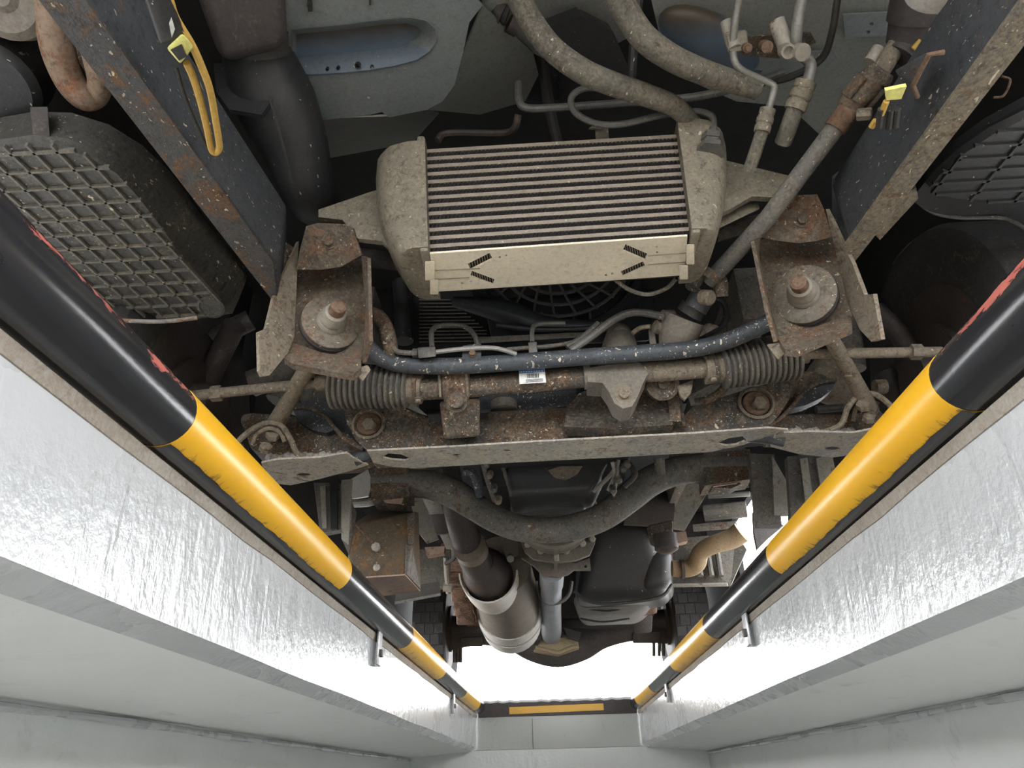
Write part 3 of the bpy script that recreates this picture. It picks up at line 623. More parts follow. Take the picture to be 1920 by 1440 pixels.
# ---- intake ducts upper left
part('intake_box', MB().hexa([V(350, -60, .72), V(530, -60, .72), V(540, 92, .84), V(415, 120, .84), V(360, -60, .9), V(540, -60, .9), V(540, 70, 1.0), V(420, 100, 1.0)], bev=.025, seg=4), 'exhaust', label='dark intake duct box')
part('intake_collar', ptube(MB(), [(480, 62, .85), (486, 100, .88)], [118, 112], 24), 'rubber')
part('intake_duct', ptube(MB(), [(476, 70, .88), (492, 130, .93), (520, 200, .99), (552, 270, 1.05), (572, 345, 1.12), (590, 380, 1.2)], [120, 140, 150, 125, 104, 90], 24), 'black', label='large black intake duct')
part('duct_seam', ptube(MB(), [(505, 180, .905), (530, 270, .97), (548, 345, 1.04)], 5, 6), 'rubber')
part('duct_flap', MB().sheet(outl([(400, 118), (500, 120), (530, 160), (490, 215), (430, 205), (405, 170)], lambda x, y: V(x, y, .93)), .01), 'black')

# ---- tow hook, horn and electrics at the front left
part('tow_hook', ptube(MB(), [(95, -60, .60), (100, 20, .64), (108, 90, .68), (130, 150, .72), (156, 182, .74), (178, 180, .745), (188, 156, .73), (182, 110, .70), (172, 60, .67), (165, 0, .64)], [66, 64, 60, 54, 48, 44, 44, 50, 54, 56], 14), 'towrust', label='rusty front tow hook')
part('hook_plate', MB().sheet(outl([(80, -60), (190, -60), (215, 120), (180, 160), (150, 120), (120, 60)], lambda x, y: V(x, y, .75)), .008), 'mudrust')
part('horn', MB().lathe(V(15, -5, .62), Vector((.1, -.6, -.8)), [(.055, -.03), (.055, 0), (.045, .012), (.02, .012), (.012, .02), (.001, .02)], 26), 'castdark')
part('horn_nut', MB().lathe(V(40, 40, .66), Vector((.1, -.6, -.8)), [(.02, -.03), (.02, .005), (.01, .012)], 14), 'blackdust')
UZ = lambda x, y, z=.375: (x, y, U(x, y, z).y)
cn = part('connector', MB().hexa([U(268, -10, .37), U(318, -10, .37), U(352, 72, .37), U(300, 84, .37), U(268, -10, .40), U(318, -10, .40), U(352, 72, .40), U(300, 84, .40)], bev=.004), 'black', label='black wiring connector')
part('yellow_shell', MB().hexa([U(312, 90, .365), U(342, 62, .365), U(364, 88, .365), U(338, 120, .365), U(312, 90, .385), U(342, 62, .385), U(364, 88, .385), U(338, 120, .385)], bev=.003), 'clipyel', cn, label='pale yellow plug')
part('plug_face', MB().sheet(outl([(320, 94), (340, 84), (350, 106), (336, 114)], Z(.3635)), .004), 'black', cn)
part('tag', MB().sheet(outl([(317, 44), (321, 33), (328, 55), (322, 71)], Z(.367)), .001), 'whitelabel', cn)
part('yellow_loom', ptube(MB(), [UZ(*q) for q in ((350, 118), (362, 145), (376, 190), (388, 240), (396, 278), (404, 286), (411, 278), (410, 262), (404, 225), (394, 170), (380, 130), (360, 85), (330, 35), (318, 0), (300, -40))], 14, 10), 'wireyel', label='yellow taped wiring loop')
part('black_loom', ptube(MB(), [UZ(330, 125), UZ(350, 190), UZ(385, 270), UZ(398, 292)], 7, 6), 'rubber')

# ---- steering shaft and upper joint, blower motor, clips
sh = part('steering_shaft', ptube(MB(), [(1572, 232, .93), (1440, 408, 1.06), (1330, 528, 1.2)], 33, 18, straight=True), 'greysteel', label='straight grey steering shaft')
part('shaft_collar', ptube(MB(), [(1590, 208, .915), (1565, 242, .935)], 42, 16, straight=True), 'boltrust', sh)
def yoke(c, ax, side, r, L, parent, mat):
    ax = ax.normalized(); side = (side - ax * side.dot(ax)).normalized(); up = ax.cross(side)
    for s in (-1, 1): MB().box(c + ax * (L * .5) + side * (s * r * .85), L * .55, r * .2, r * .62, (ax, side, up), bev=r * .15).build('yoke_arm', M[mat], parent)
    MB().lathe(c - ax * L * .25, ax, [(r * .8, -L * .3), (r * .98, -L * .1), (r * 1.02, L * .2), (r * .6, L * .35)], 16).build('yoke_root', M[mat], parent)
sd = V(1330, 528, 1.2) - V(1572, 232, .93)
ju = part('universal_joint', MB().lathe(V(1622, 168, .89), sd, [(.018, -.03), (.022, -.01), (.022, .02), (.016, .03)], 14), 'rust')
yoke(V(1604, 190, .905), -sd, X1, .024, .035, ju, 'rust'); yoke(V(1640, 150, .88), sd, Vector((.3, 1, 0)), .024, .035, ju, 'mudrust')
part('joint_bolt', MB().lathe(V(1622, 214, .9), Vector((.7, -.3, -.3)), [(.010, -.012), (.010, .008), (.008, .010)], 6), 'mudtan', ju)
part('shaft_arm', ptube(MB(), [(1648, 140, .89), (1666, 110, .87), (1690, 70, .85)], 34, 12), 'mudtan')
part('arm_stub', ptube(MB(), [(1630, 118, .88), (1648, 92, .87)], 26, 12), 'nutgrey')
bm_ = part('column_motor', MB().lathe(V(1712, 92, .87), V(1745, -60, .76) - V(1712, 92, .87), [(.03, 0), (.044, .012), (.046, .045), (.050, .046), (.050, .1), (.052, .2)], 26), 'exhaust', label='dark steering column motor')
part('motor_cap', MB().lathe(V(1765, -36, .70), V(1755, 10, .74) - V(1765, -36, .70), [(.045, -.05), (.048, 0), (.046, .016), (.036, .026), (.02, .031), (.001, .032)], 28), 'band', bm_)
part('cap_lug', ptube(MB(), [(1790, -30, .69), (1830, -8, .69), (1852, -4, .69)], 30, 12), 'band', bm_)
part('motor_end', ptube(MB(), [(1690, 108, .87), (1720, 70, .85)], 70, 20), 'exhaust', bm_)
part('yellow_clip', MB().sheet(outl([(1660, 170), (1700, 162), (1690, 186), (1662, 188)], Z(.40)), .006), 'clipyel'); part('yellow_clip', ptube(MB(), [(1712, 92, .84), (1726, 76, .83)], 11, 6), 'wireyel')
part('yellow_clip', ptube(MB(), [UZ(1662, 190, .40), UZ(1652, 215, .40)], 12, 8), 'wireyel'); part('yellow_clip', ptube(MB(), [UZ(1634, 238, .41), UZ(1642, 226, .41)], 12, 8), 'wireyel')
part('column_bracket', MB().hexa([U(1678, 132, .42), U(1738, 98, .42), U(1744, 104, .42), U(1700, 170, .42), U(1678, 132, .46), U(1738, 98, .46), U(1744, 104, .46), U(1700, 170, .46)], bev=.002), 'rail')
part('bracket_edge', ptube(MB(), [UZ(1770, 98, .41), UZ(1742, 102, .41), UZ(1712, 160, .41), UZ(1720, 182, .41)], 10, 8, straight=True), 'boltrust')
for q in ((1652, 222), (1670, 224), (1682, 222)): part('loose_plug', ptube(MB(), [UZ(q[0], q[1] - 18, .40), UZ(q[0] - 4, q[1] + 16, .40)], 13, 8), 'rubber')

# ---- intercooler
ZI0, ZI1 = .40, .608
FBL, FBR = U(806, 474, ZI0), U(1293, 441, ZI0); FTL, FTR = U(800, 280, ZI1), U(1268, 252, ZI1)
thk = (U(812, 549, ZI0) - FBL); thk.x = 0; thk.z = 0
nrm = (FBR - FBL).cross(FTL - FBL).normalized()
if nrm.y > 0: nrm = -nrm
def IC(u, v, d=0.): return (FBL.lerp(FBR, u)).lerp(FTL.lerp(FTR, u), v) + thk * d
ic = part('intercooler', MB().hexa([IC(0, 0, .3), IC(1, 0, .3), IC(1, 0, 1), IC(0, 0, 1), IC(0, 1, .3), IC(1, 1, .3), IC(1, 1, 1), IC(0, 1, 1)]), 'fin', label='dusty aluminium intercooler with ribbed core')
NB = 13
for k in range(NB):
    v0 = (k + .56) / NB; v1 = (k + 1.0) / NB
    MB().hexa([IC(0, v0, .0), IC(1, v0, .0), IC(1, v0, .5), IC(0, v0, .5), IC(0, v1, .0), IC(1, v1, .0), IC(1, v1, .5), IC(0, v1, .5)]).build('cooling_tube', M['alubar'], ic)
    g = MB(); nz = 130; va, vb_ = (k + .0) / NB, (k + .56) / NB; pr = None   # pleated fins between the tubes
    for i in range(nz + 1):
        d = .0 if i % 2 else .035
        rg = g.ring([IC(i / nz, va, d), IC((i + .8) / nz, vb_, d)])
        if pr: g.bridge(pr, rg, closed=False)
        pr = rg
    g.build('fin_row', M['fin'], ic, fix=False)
# bottom side plate with chevron slots
def SPp(u, d, off=0.): return IC(u, 0, d) + Vector((0, 0, -off))
def slot(x0, y0, x1, y1, w):
    dx, dy = x1 - x0, y1 - y0; L = math.hypot(dx, dy); nx, ny = -dy / L * w / 2, dx / L * w / 2
    return [U(x0 + nx, y0 + ny, ZI0 - .008), U(x1 + nx, y1 + ny, ZI0 - .008), U(x1 - nx, y1 - ny, ZI0 - .008), U(x0 - nx, y0 - ny, ZI0 - .008)]
SL = [(879, 501, 921, 480, 13), (883, 513, 926, 529, 11), (1170, 464, 1212, 482, 13), (1166, 514, 1208, 495, 11)]
edge = outl([(806, 476), (1289, 443), (1283, 516), (1130, 527), (850, 545), (816, 547)], Z(ZI0 - .008))
sp = part('side_plate', MB().sheet(edge, .004, [slot(*s) for s in SL] + [pix_hole(x, y, 2.5, 2, Z(ZI0 - .008), 6) for x, y in ((937, 482), (949, 479), (864, 522), (866, 531), (1231, 463), (1232, 473), (1136, 516), (1148, 513))]), 'sideplate', ic, label='beige bottom plate with chevron slots')
for s in SL:
    for k in range(9):
        t = (k + .5) / 9; x, y = s[0] + (s[2] - s[0]) * t, s[1] + (s[3] - s[1]) * t
        q = [U(x - 2.0, y - 6, ZI0 - .004), U(x - .2, y - 6, ZI0 - .004), U(x + 2.0, y + 6, ZI0 - .004), U(x + .2, y + 6, ZI0 - .004)]
        MB().sheet(q, .003).build('slot_fin', M['alubar'], ic)
MB().sheet([IC(0, 0, .02) + Vector((0, 0, .002)), IC(1, 0, .02) + Vector((0, 0, .002)), IC(1, 0, 1) + Vector((0, 0, .002)), IC(0, 0, 1) + Vector((0, 0, .002))], .004).build('hole_backing', M['dark'], ic)  # dark sheet behind the slots, stands in for the shade inside
for fy in (.42, .66): # pressed creases
    MB().tube([U(816, 478 + 70 * fy, ZI0 - .0085), U(900 if fy < .5 else 880, 474 + 70 * fy, ZI0 - .0085)], .0012, 6).build('crease', M['alubar'], ic)
    MB().tube([U(1286, 445 + 70 * fy, ZI0 - .0085), U(1215, 450 + 70 * fy, ZI0 - .0085)], .0012, 6).build('crease', M['alubar'], ic)
# end tanks
def tank(side, prof, name, fitting_=False):
    g = MB(); pr = None; u0 = 0 if side < 0 else 1; n = 12
    for v, w in prof:
        base = IC(u0, v); mp = mpp(base); ww = w * mp; pts = []
        for i in range(n + 1):
            a = math.pi * i / n
            pts.append(base + X1 * (side * ww * (math.sin(a) ** .45)) + thk * (.5 - .66 * (math.copysign(abs(math.cos(a)) ** .55, math.cos(a)))) + Vector((0, -.004, 0)))
        rg = g.ring(pts)
        if pr: g.bridge(pr, rg)
        else: g.face(rg)
        pr = rg
    g.face(pr)
    return part(name, g, 'alu', ic, smooth=50)
tl = tank(-1, [(-.02, 56), (.0, 62), (.06, 70), (.18, 84), (.35, 97), (.55, 102), (.80, 103), (.93, 100), (.985, 88), (1.0, 60)], 'end_tank')
tr = tank(1, [(-.02, 46), (0, 52), (.06, 58), (.15, 66), (.35, 80), (.6, 90), (.85, 95), (1.0, 92), (1.05, 80), (1.07, 50)], 'end_tank')
for u, s in ((0, -1), (1, 1)):
    MB().hexa([IC(u, -.05, -.17) + X1 * s * .015, IC(u, -.05, -.17), IC(u, -.05, .6), IC(u, -.05, .6) + X1 * s * .015, IC(u, 1.06, -.17) + X1 * s * .015, IC(u, 1.06, -.17), IC(u, 1.06, .6), IC(u, 1.06, .6) + X1 * s * .015], bev=.004).build('header_flange', M['alu'], ic)
MB().sheet(outl([(597, 393), (694, 360), (720, 352), (735, 470), (716, 452), (671, 447), (642, 412), (597, 407)], lambda x, y: V(x, y, 1.07)), .012).build('mounting_ear', M['alu'], ic)
MB().sheet(outl([(1358, 300), (1478, 329), (1504, 345), (1490, 372), (1410, 368), (1369, 392), (1350, 400)], lambda x, y: V(x, y, 1.05)), .012).build('mounting_ear', M['alu'], ic)
MB().hexa([V(1340, 405, 1.08), V(1420, 375, 1.08), V(1425, 392, 1.08), V(1345, 430, 1.08), V(1340, 405, 1.11), V(1420, 375, 1.11), V(1425, 392, 1.11), V(1345, 430, 1.11)], bev=.003).build('ear_rib', M['alu'], ic)
for q in ((797, 490, 815, 526), (806, 524, 822, 552), (1287, 458, 1302, 496), (1274, 497, 1290, 524)):
    MB().hexa([U(q[0], q[1], ZI0 - .014), U(q[2], q[1], ZI0 - .014), U(q[2], q[3], ZI0 - .014), U(q[0], q[3], ZI0 - .014), U(q[0], q[1], ZI0), U(q[2], q[1], ZI0), U(q[2], q[3], ZI0), U(q[0], q[3], ZI0)], bev=.002).build('end_clip', M['sideplate'], ic)
c = V(1332, 282, .985)
MB().lathe(c, V(1336, 240, .985) - c, [(.026, -.006), (.026, .004), (.020, .006), (.020, .016), (.022, .016), (.022, .03), (.012, .034), (.010, .05)], 6).build('sensor_fitting', M['pipe'], ic)
MB().hexa([V(1115, 234, 1.03), V(1140, 232, 1.03), V(1142, 262, 1.03), V(1117, 264, 1.03), V(1115, 234, 1.045), V(1140, 232, 1.045), V(1142, 262, 1.045), V(1117, 264, 1.045)], bev=.001).build('pipe_clip', M['alu'], ic)
MB().sheet(outl([(1104, 240), (1126, 226), (1130, 240)], lambda x, y: V(x, y, 1.02)), .004).build('clip_wing', M['alu'], ic)
for k in range(10):
    for u, s in ((0, -1), (1, 1)): MB().lathe(IC(u, .05 + k * .1, -.12) + X1 * s * .017, -Y1, [(.0022, 0), (.0022, .002)], 6).build('crimp', M['dark'], ic)

part('firewall', MB().sheet([U(556, 224, .78), U(730, 218, .78), U(805, 205, .79), V(830, 215, 1.5), V(760, 290, 1.6), V(560, 320, 1.6)], .004), 'cabbeige')

# ---- fan shroud and radiator behind the intercooler
fs = part('fan_shroud', MB().hexa([V(905, 560, 1.42), V(1230, 540, 1.42), V(1220, 640, 1.42), V(925, 652, 1.42), V(905, 560, 1.50), V(1230, 540, 1.50), V(1220, 640, 1.50), V(925, 652, 1.50)], bev=.01), 'shroud', label='dark radiator fan shroud with round grille')
part('shroud_ring', MB().lathe(V(1045, 490, 1.40), Y1, [(.175, 0), (.185, -.012), (.20, -.012), (.21, .02)], 48, caps=False), 'shroud', fs)
C = V(1045, 480, 1.385)
for r in (.075, .105, .135, .165): part('grille_ring', MB().tube([C + Vector((math.cos(a) * r, 0, math.sin(a) * r)) for a in [2 * math.pi * k / 40 for k in range(41)]], .004, 6, caps=False), 'grille', fs)
for k in range(22):
    a = 2 * math.pi * k / 22 + .1; part('grille_spoke', MB().tube([C + Vector((math.cos(a) * .07, 0, math.sin(a) * .07)), C + Vector((math.cos(a + .18) * .125, -.002, math.sin(a + .18) * .125)), C + Vector((math.cos(a + .25) * .17, 0, math.sin(a + .25) * .17))], .0032, 6), 'grille', fs)
for k in range(9): part('shroud_tooth', MB().tube([V(1045 + (k - 4) * 30, 588 + abs(k - 4) * -1.5, 1.395), V(1045 + (k - 4) * 31, 604 + abs(k - 4) * -1.5, 1.395)], .0032, 6), 'grille', fs)
part('shroud_hump', ptube(MB(), [(850, 566, 1.38), (920, 578, 1.38), (965, 590, 1.38), (1010, 606, 1.38), (1080, 612, 1.38), (1150, 606, 1.38)], [20, 40, 44, 34, 26, 20], 12), 'shroud', fs)
part('shroud_lip', ptube(MB(), [(930, 610, 1.37), (1010, 618, 1.37), (1100, 616, 1.37), (1160, 606, 1.37)], 10, 8), 'shroud', fs)
rd = part('radiator', MB().hexa([V(760, 540, 1.50), V(940, 530, 1.50), V(940, 650, 1.50), V(760, 660, 1.50), V(760, 540, 1.55), V(940, 530, 1.55), V(940, 650, 1.55), V(760, 660, 1.55)]), 'dark')
for k in range(13): part('radiator_fin', MB().tube([V(786, 562 + k * 6.6, 1.49), V(845 + min(k, 9) * 7.5, 562 + k * 6.4, 1.49)], .0018, 5), 'greysteel', rd)
part('radiator_tank', ptube(MB(), [(752, 530, 1.45), (756, 580, 1.45), (758, 640, 1.45)], 34, 14), 'black', rd)
part('radiator_base', MB().hexa([V(895, 632, 1.36), V(1100, 622, 1.36), V(1100, 632, 1.36), V(895, 644, 1.36), V(895, 632, 1.4), V(1100, 622, 1.4), V(1100, 632, 1.4), V(895, 644, 1.4)], bev=.002), 'greysteel', rd)
part('wire_loop', ptube(MB(), [(1150, 522, 1.15), (1180, 543, 1.17), (1215, 552, 1.18), (1250, 540, 1.18), (1268, 522, 1.16)], 8, 8), 'hose')

# ---- tension rod brackets hanging from the rails
def tension_bracket(name, tongue, back, wing, lip, side, tab, wc, nut, sgn, label):
    b = part(name, MB().sheet(outl(back, lambda x, y: V(x, y, 1.17)), .008), 'rust', label=label)
    part('tongue_plate', MB().sheet([V(x, y, 1.055 + .0006 * (y - tongue[0][1])) for x, y in tongue], .007), 'rust', b)
    part('outer_wing', MB().sheet([V(x, y, Y) for x, y, Y in wing], .007), 'mudtan', b)
    part('front_lip', MB().sheet([V(x, y, Y) for x, y, Y in lip], .012), 'rust', b)
    part('inner_flange', MB().sheet([V(x, y, Y) for x, y, Y in side], .006), 'rust', b)
    part('weld_nut', MB().hexa([V(tab[0][0], tab[0][1], 1.14), V(tab[1][0], tab[1][1], 1.14), V(tab[2][0], tab[2][1], 1.14), V(tab[3][0], tab[3][1], 1.14)] + [V(q[0], q[1], 1.18) for q in tab], bev=.003), 'mudtan', b)
    c = V(wc[0], wc[1], 1.15); ax = V(nut[0], nut[1], 1.088) - c
    r = wc[2] * mpp(c)
    part('rubber_bush', MB().lathe(c, ax, [(r * .9, -.016), (r * 1.04, -.012), (r * 1.04, -.004), (r * .95, 0)], 30), 'rubber', b)
    w = part('bush_washer', MB().lathe(c, ax, [(r * 1.0, -.001), (r, .005), (r * .96, .0065), (r * .5, .0065)], 36), 'washer', b)
    part('bush_sleeve', MB().lathe(c, ax, [(r * .52, .006), (r * .50, .014), (r * .45, .018), (r * .46, .024), (r * .40, .03), (r * .36, .042), (r * .30, .045)], 24), 'nutgrey', b)
    part('rod_stud', MB().lathe(c, ax, [(r * .27, .04), (r * .27, .056), (r * .25, .058), (r * .25, .064), (r * .16, .067), (r * .02, .066)], 18), 'boltrust', b)
    cx_ = sum(q[0] for q in tongue) / len(tongue); cy_ = sum(q[1] for q in tongue) / len(tongue); bolt(V(cx_ + 6, cy_ - 6, 1.055 + .0006 * (cy_ - tongue[0][1])), Vector((0, -1, -.3)), .009, b, mat='rust')
    part('rust_scar', MB().sheet(pix_hole((tongue[0][0] + tongue[1][0]) / 2 + 8, tongue[0][1] + 12, 17, 7, lambda x, y: V(x, y, 1.055 + .0006 * (y - tongue[0][1]) - .001)), .003), 'boltrust', b)
    return b
tension_bracket('tension_rod_bracket',
    [(574, 424), (596, 418), (645, 420), (662, 428), (678, 478), (640, 500), (600, 506), (556, 505), (562, 470)],
    [(552, 500), (690, 482), (692, 640), (680, 676), (600, 664), (550, 640)],
    [(560, 452, 1.10), (553, 505, 1.13), (552, 630, 1.15), (540, 662, 1.14), (505, 704, 1.12), (492, 705, 1.10), (487, 695, 1.09), (485, 622, 1.09), (499, 616, 1.10), (515, 550, 1.11), (536, 505, 1.10), (552, 470, 1.09)],
    [(545, 640, 1.16), (600, 660, 1.15), (677, 674, 1.15), (677, 690, 1.13), (662, 703, 1.12), (632, 698, 1.12), (548, 682, 1.13), (532, 670, 1.14)],
    [(678, 480, 1.09), (689, 484, 1.06), (693, 640, 1.10), (681, 680, 1.14), (676, 672, 1.16), (688, 636, 1.17), (686, 500, 1.17)],
    [(658, 694), (690, 684), (696, 694), (680, 716)], (620, 606, 55), (637, 571), -1, 'rusty open bracket holding the tension rod bush, on the side of the ribbed cover')
tension_bracket('tension_rod_bracket',
    [(1478, 367), (1532, 364), (1545, 392), (1562, 443), (1530, 452), (1498, 456), (1450, 450), (1424, 444), (1444, 412)],
    [(1418, 448), (1564, 440), (1592, 560), (1597, 592), (1458, 632), (1430, 540)],
    [(1548, 392, 1.06), (1562, 420, 1.08), (1580, 458, 1.10), (1598, 494, 1.10), (1620, 553, 1.09), (1637, 551, 1.08), (1652, 636, 1.08), (1634, 641, 1.09), (1612, 618, 1.11), (1604, 600, 1.14), (1590, 570, 1.15), (1574, 502, 1.15), (1562, 446, 1.14)],
    [(1456, 630, 1.15), (1530, 612, 1.15), (1595, 590, 1.16), (1598, 614, 1.12), (1494, 658, 1.11), (1472, 655, 1.11)],
    [(1426, 446, 1.09), (1414, 452, 1.06), (1440, 580, 1.09), (1457, 640, 1.12), (1462, 632, 1.16), (1440, 560, 1.17), (1424, 480, 1.17)],
    [(1436, 646), (1470, 640), (1474, 660), (1459, 676)], (1508, 553, 58), (1495, 526), 1, 'rusty open bracket holding the tension rod bush, below the steering shaft')
# rail-to-bracket gussets
part('bracket_gusset', MB().sheet([V(x, y, Y) for x, y, Y in [(500, 430, 1.06), (560, 470, 1.14), (552, 520, 1.16), (536, 566, 1.18), (500, 500, 1.12)]], .008), 'mudrust')
part('bracket_gusset', MB().sheet([V(x, y, Y) for x, y, Y in [(1560, 330, 1.1), (1600, 300, 1.08), (1612, 420, 1.10), (1590, 470, 1.14), (1560, 410, 1.12)]], .006), 'rail')
part('cross_tube', ptube(MB(), [(660, 480, 1.25), (740, 490, 1.25), (820, 500, 1.25)], 34, 12), 'exhaust'); part('cross_tube', ptube(MB(), [(1340, 440, 1.2), (1400, 422, 1.2), (1460, 410, 1.2)], 30, 12), 'greysteel')

# ---- tension rods
for px, w in ((((640, 590, 1.18), (575, 692, 1.3), (545, 745, 1.38), (505, 815, 1.50)), 30), (((1508, 553, 1.18), (1568, 652, 1.3), (1600, 710, 1.38), (1632, 770, 1.46)), 29)):
    part('tension_rod', ptube(MB(), px, [w * .8, w, w * 1.02, w * 1.15], 16), 'mudtan')

# ---- stabiliser bar, brake pipes
part('stabiliser_bar', ptube(MB(), [(680, 618, 1.22), (686, 645, 1.24), (712, 670, 1.265), (760, 684, 1.275), (860, 686, 1.275), (980, 678, 1.275), (1100, 669, 1.275), (1220, 661, 1.275), (1300, 654, 1.275), (1360, 640, 1.265), (1410, 619, 1.245), (1450, 598, 1.22), (1480, 570, 1.2)], 32, 18), 'bar', label='blue black anti roll bar spattered with mud')
part('brake_hose', ptube(MB(), [(686, 588, 1.25), (706, 592, 1.25), (722, 612, 1.25), (730, 640, 1.25), (733, 668, 1.27)], 29, 14), 'mudrust', label='muddy corrugated brake hose')
part('brake_pipe', ptube(MB(), [(734, 648, 1.25), (748, 660, 1.25), (785, 662, 1.25)], 10, 8), 'greysteel')
un = part('pipe_union', MB().hexa([V(782, 652, 1.24), V(816, 649, 1.24), V(818, 669, 1.24), V(784, 672, 1.24), V(782, 652, 1.265), V(816, 649, 1.265), V(818, 669, 1.265), V(784, 672, 1.265)], bev=.003), 'pipe')
part('union_nut', ptube(MB(), [(774, 662, 1.25), (783, 662, 1.25)], 17, 6), 'pipe', un)
part('brake_pipe', ptube(MB(), [(816, 660, 1.25), (860, 655, 1.25), (910, 652, 1.25), (940, 655, 1.25), (968, 664, 1.26)], 9, 8), 'pipealu')
part('brake_pipe', ptube(MB(), [(810, 652, 1.26), (810, 620, 1.28), (830, 610, 1.3), (870, 612, 1.3), (890, 630, 1.29), (896, 652, 1.28)], 10, 8), 'pipe')
part('pipe_bracket', MB().sheet(outl([(868, 648), (902, 644), (902, 672), (866, 674)], lambda x, y: V(x, y, 1.26)), .004), 'rail'); bolt(V(886, 664, 1.258), -Y1, .006, T, washer=1.3)
part('pipe_tee', MB().hexa([V(990, 642, 1.27), V(1007, 641, 1.27), V(1008, 664, 1.27), V(992, 665, 1.27), V(990, 642, 1.285), V(1007, 641, 1.285), V(1008, 664, 1.285), V(992, 665, 1.285)], bev=.002), 'pipe')
part('brake_pipe', ptube(MB(), [(998, 642, 1.275), (998, 620, 1.28), (1008, 608, 1.3), (1060, 606, 1.3)], 9, 8), 'pipe')
part('brake_pipe', ptube(MB(), [(950, 655, 1.3), (990, 652, 1.3), (1040, 648, 1.3), (1090, 636, 1.3), (1130, 606, 1.3)], 8, 8), 'greysteel')
part('steering_pipe', ptube(MB(), [(1070, 658, 1.27), (1110, 630, 1.27), (1150, 600, 1.27), (1180, 587, 1.27), (1210, 587, 1.27), (1245, 594, 1.27)], 15, 10), 'pipe')
part('steering_pipe', ptube(MB(), [(1062, 650, 1.29), (1092, 632, 1.29), (1122, 606, 1.29)], 11, 8), 'pipe')

# ---- steering rack
rk = part('steering_rack', ptube(MB(), [(790, 731, 1.33), (880, 726, 1.33), (1000, 716, 1.33), (1105, 706, 1.33)], 40, 20, straight=True), 'mudrust', label='muddy steering rack tube')
part('rack_boot_end', ptube(MB(), [(1180, 700, 1.33), (1260, 695, 1.33), (1345, 688, 1.33)], 38, 18, straight=True), 'mudtan', rk)
part('rack_collar', ptube(MB(), [(1094, 706, 1.33), (1106, 705, 1.33)], 50, 18, straight=True), 'castdark', rk)
part('pinion_housing', MB().sheet(outl([(1100, 690), (1140, 684), (1200, 680), (1215, 700), (1205, 720), (1195, 745), (1185, 762), (1168, 766), (1152, 756), (1142, 735), (1130, 718), (1102, 716)], lambda x, y: V(x, y, 1.305)), .06), 'castdark', rk, label='cast rack housing lug'); bolt(V(1170, 740, 1.304), Vector((0, -1, -.2)), .010, rk, mat='mudtan', washer=1.9)
part('pinion_neck', ptube(MB(), [(1158, 690, 1.34), (1162, 650, 1.36), (1160, 625, 1.38)], [74, 66, 46], 16), 'castdark', rk)
part('neck_cap', MB().lathe(V(1166, 628, 1.345), Vector((.2, -1, -.2)), [(.02, -.02), (.02, .005), (.013, .010), (.001, .010)], 16), 'castdark', rk)
part('valve_housing', ptube(MB(), [(1262, 655, 1.32), (1272, 625, 1.3), (1284, 596, 1.28)], [56, 74, 76], 18), 'castdark', rk, label='pinion valve housing')
part('valve_port', ptube(MB(), [(1246, 618, 1.3), (1228, 612, 1.29)], 26, 12), 'castdark', rk); part('valve_port', ptube(MB(), [(1262, 592, 1.28), (1243, 592, 1.27)], 22, 12), 'castdark', rk)
part('seal_ring', ptube(MB(), [(1292, 590, 1.262), (1302, 574, 1.25)], 50, 18), 'rubber', rk)
part('return_pipe', ptube(MB(), [(1186, 625, 1.3), (1200, 615, 1.3), (1220, 612, 1.29)], 9, 8), 'mudtan', rk)
part('support_web', MB().sheet(outl([(1216, 618), (1226, 616), (1232, 652), (1220, 654)], lambda x, y: V(x, y, 1.31)), .008), 'castdark', rk)
part('hose_coil', ptube(MB(), [(1325, 628, 1.34), (1352, 612, 1.34), (1362, 590, 1.34), (1356, 568, 1.34), (1338, 560, 1.34)], 12, 8), 'black')
part('valve_flange', MB().hexa([V(1294, 620, 1.3), V(1330, 605, 1.3), V(1350, 612, 1.3), V(1312, 632, 1.3), V(1294, 620, 1.34), V(1330, 605, 1.34), V(1350, 612, 1.34), V(1312, 632, 1.34)], bev=.003), 'mudtan', rk)
jl = part('universal_joint', ptube(MB(), [(1303, 580, 1.245), (1322, 548, 1.225)], 46, 16), 'rail', label='universal joint at the foot of the steering shaft')
part('joint_cross', MB().lathe(V(1326, 558, 1.205), Vector((.5, -.6, -.5)), [(.015, -.012), (.015, .008), (.011, .012), (.001, .012)], 14), 'mudtan', jl)
for q in (((1296, 540, 1.2), (1312, 512, 1.195), (1322, 506, 1.19)), ((1352, 556, 1.215), (1350, 530, 1.2), (1338, 512, 1.19))): part('yoke_arm', ptube(MB(), q, [26, 30, 26], 10), 'mudrust', jl)
part('yoke_root', ptube(MB(), [(1330, 522, 1.195), (1340, 508, 1.185)], 50, 14), 'mudrust', jl)
# bellows
def bellows(a, b, w0, w1, n):
    P0, P1 = V(*a), V(*b); d = P1 - P0; L = d.length; prof = []
    for i in range(n):
        for k, q in enumerate((.86, 1.0, 1.0, .86)):
            t = (i + (.05, .25, .65, .85)[k]) / n; w = (w0 + (w1 - w0) * t) / 2 * mpp(P0); prof.append((w * q, t * L))
    return part('bellows', MB().lathe(P0, d, [(prof[0][0] * .6, 0)] + prof + [(prof[-1][0] * .6, L)], 28), 'bellows', rk, smooth=60)
bellows((622, 722, 1.33), (768, 727, 1.33), 90, 76, 14); bellows((1490, 666, 1.33), (1350, 690, 1.33), 94, 80, 14)
part('boot_neck', ptube(MB(), [(764, 727, 1.33), (792, 729, 1.33)], 58, 18, straight=True), 'mudtan', rk); part('boot_clamp', ptube(MB(), [(778, 728, 1.33), (785, 728, 1.33)], 66, 18, straight=True), 'mudrust', rk)
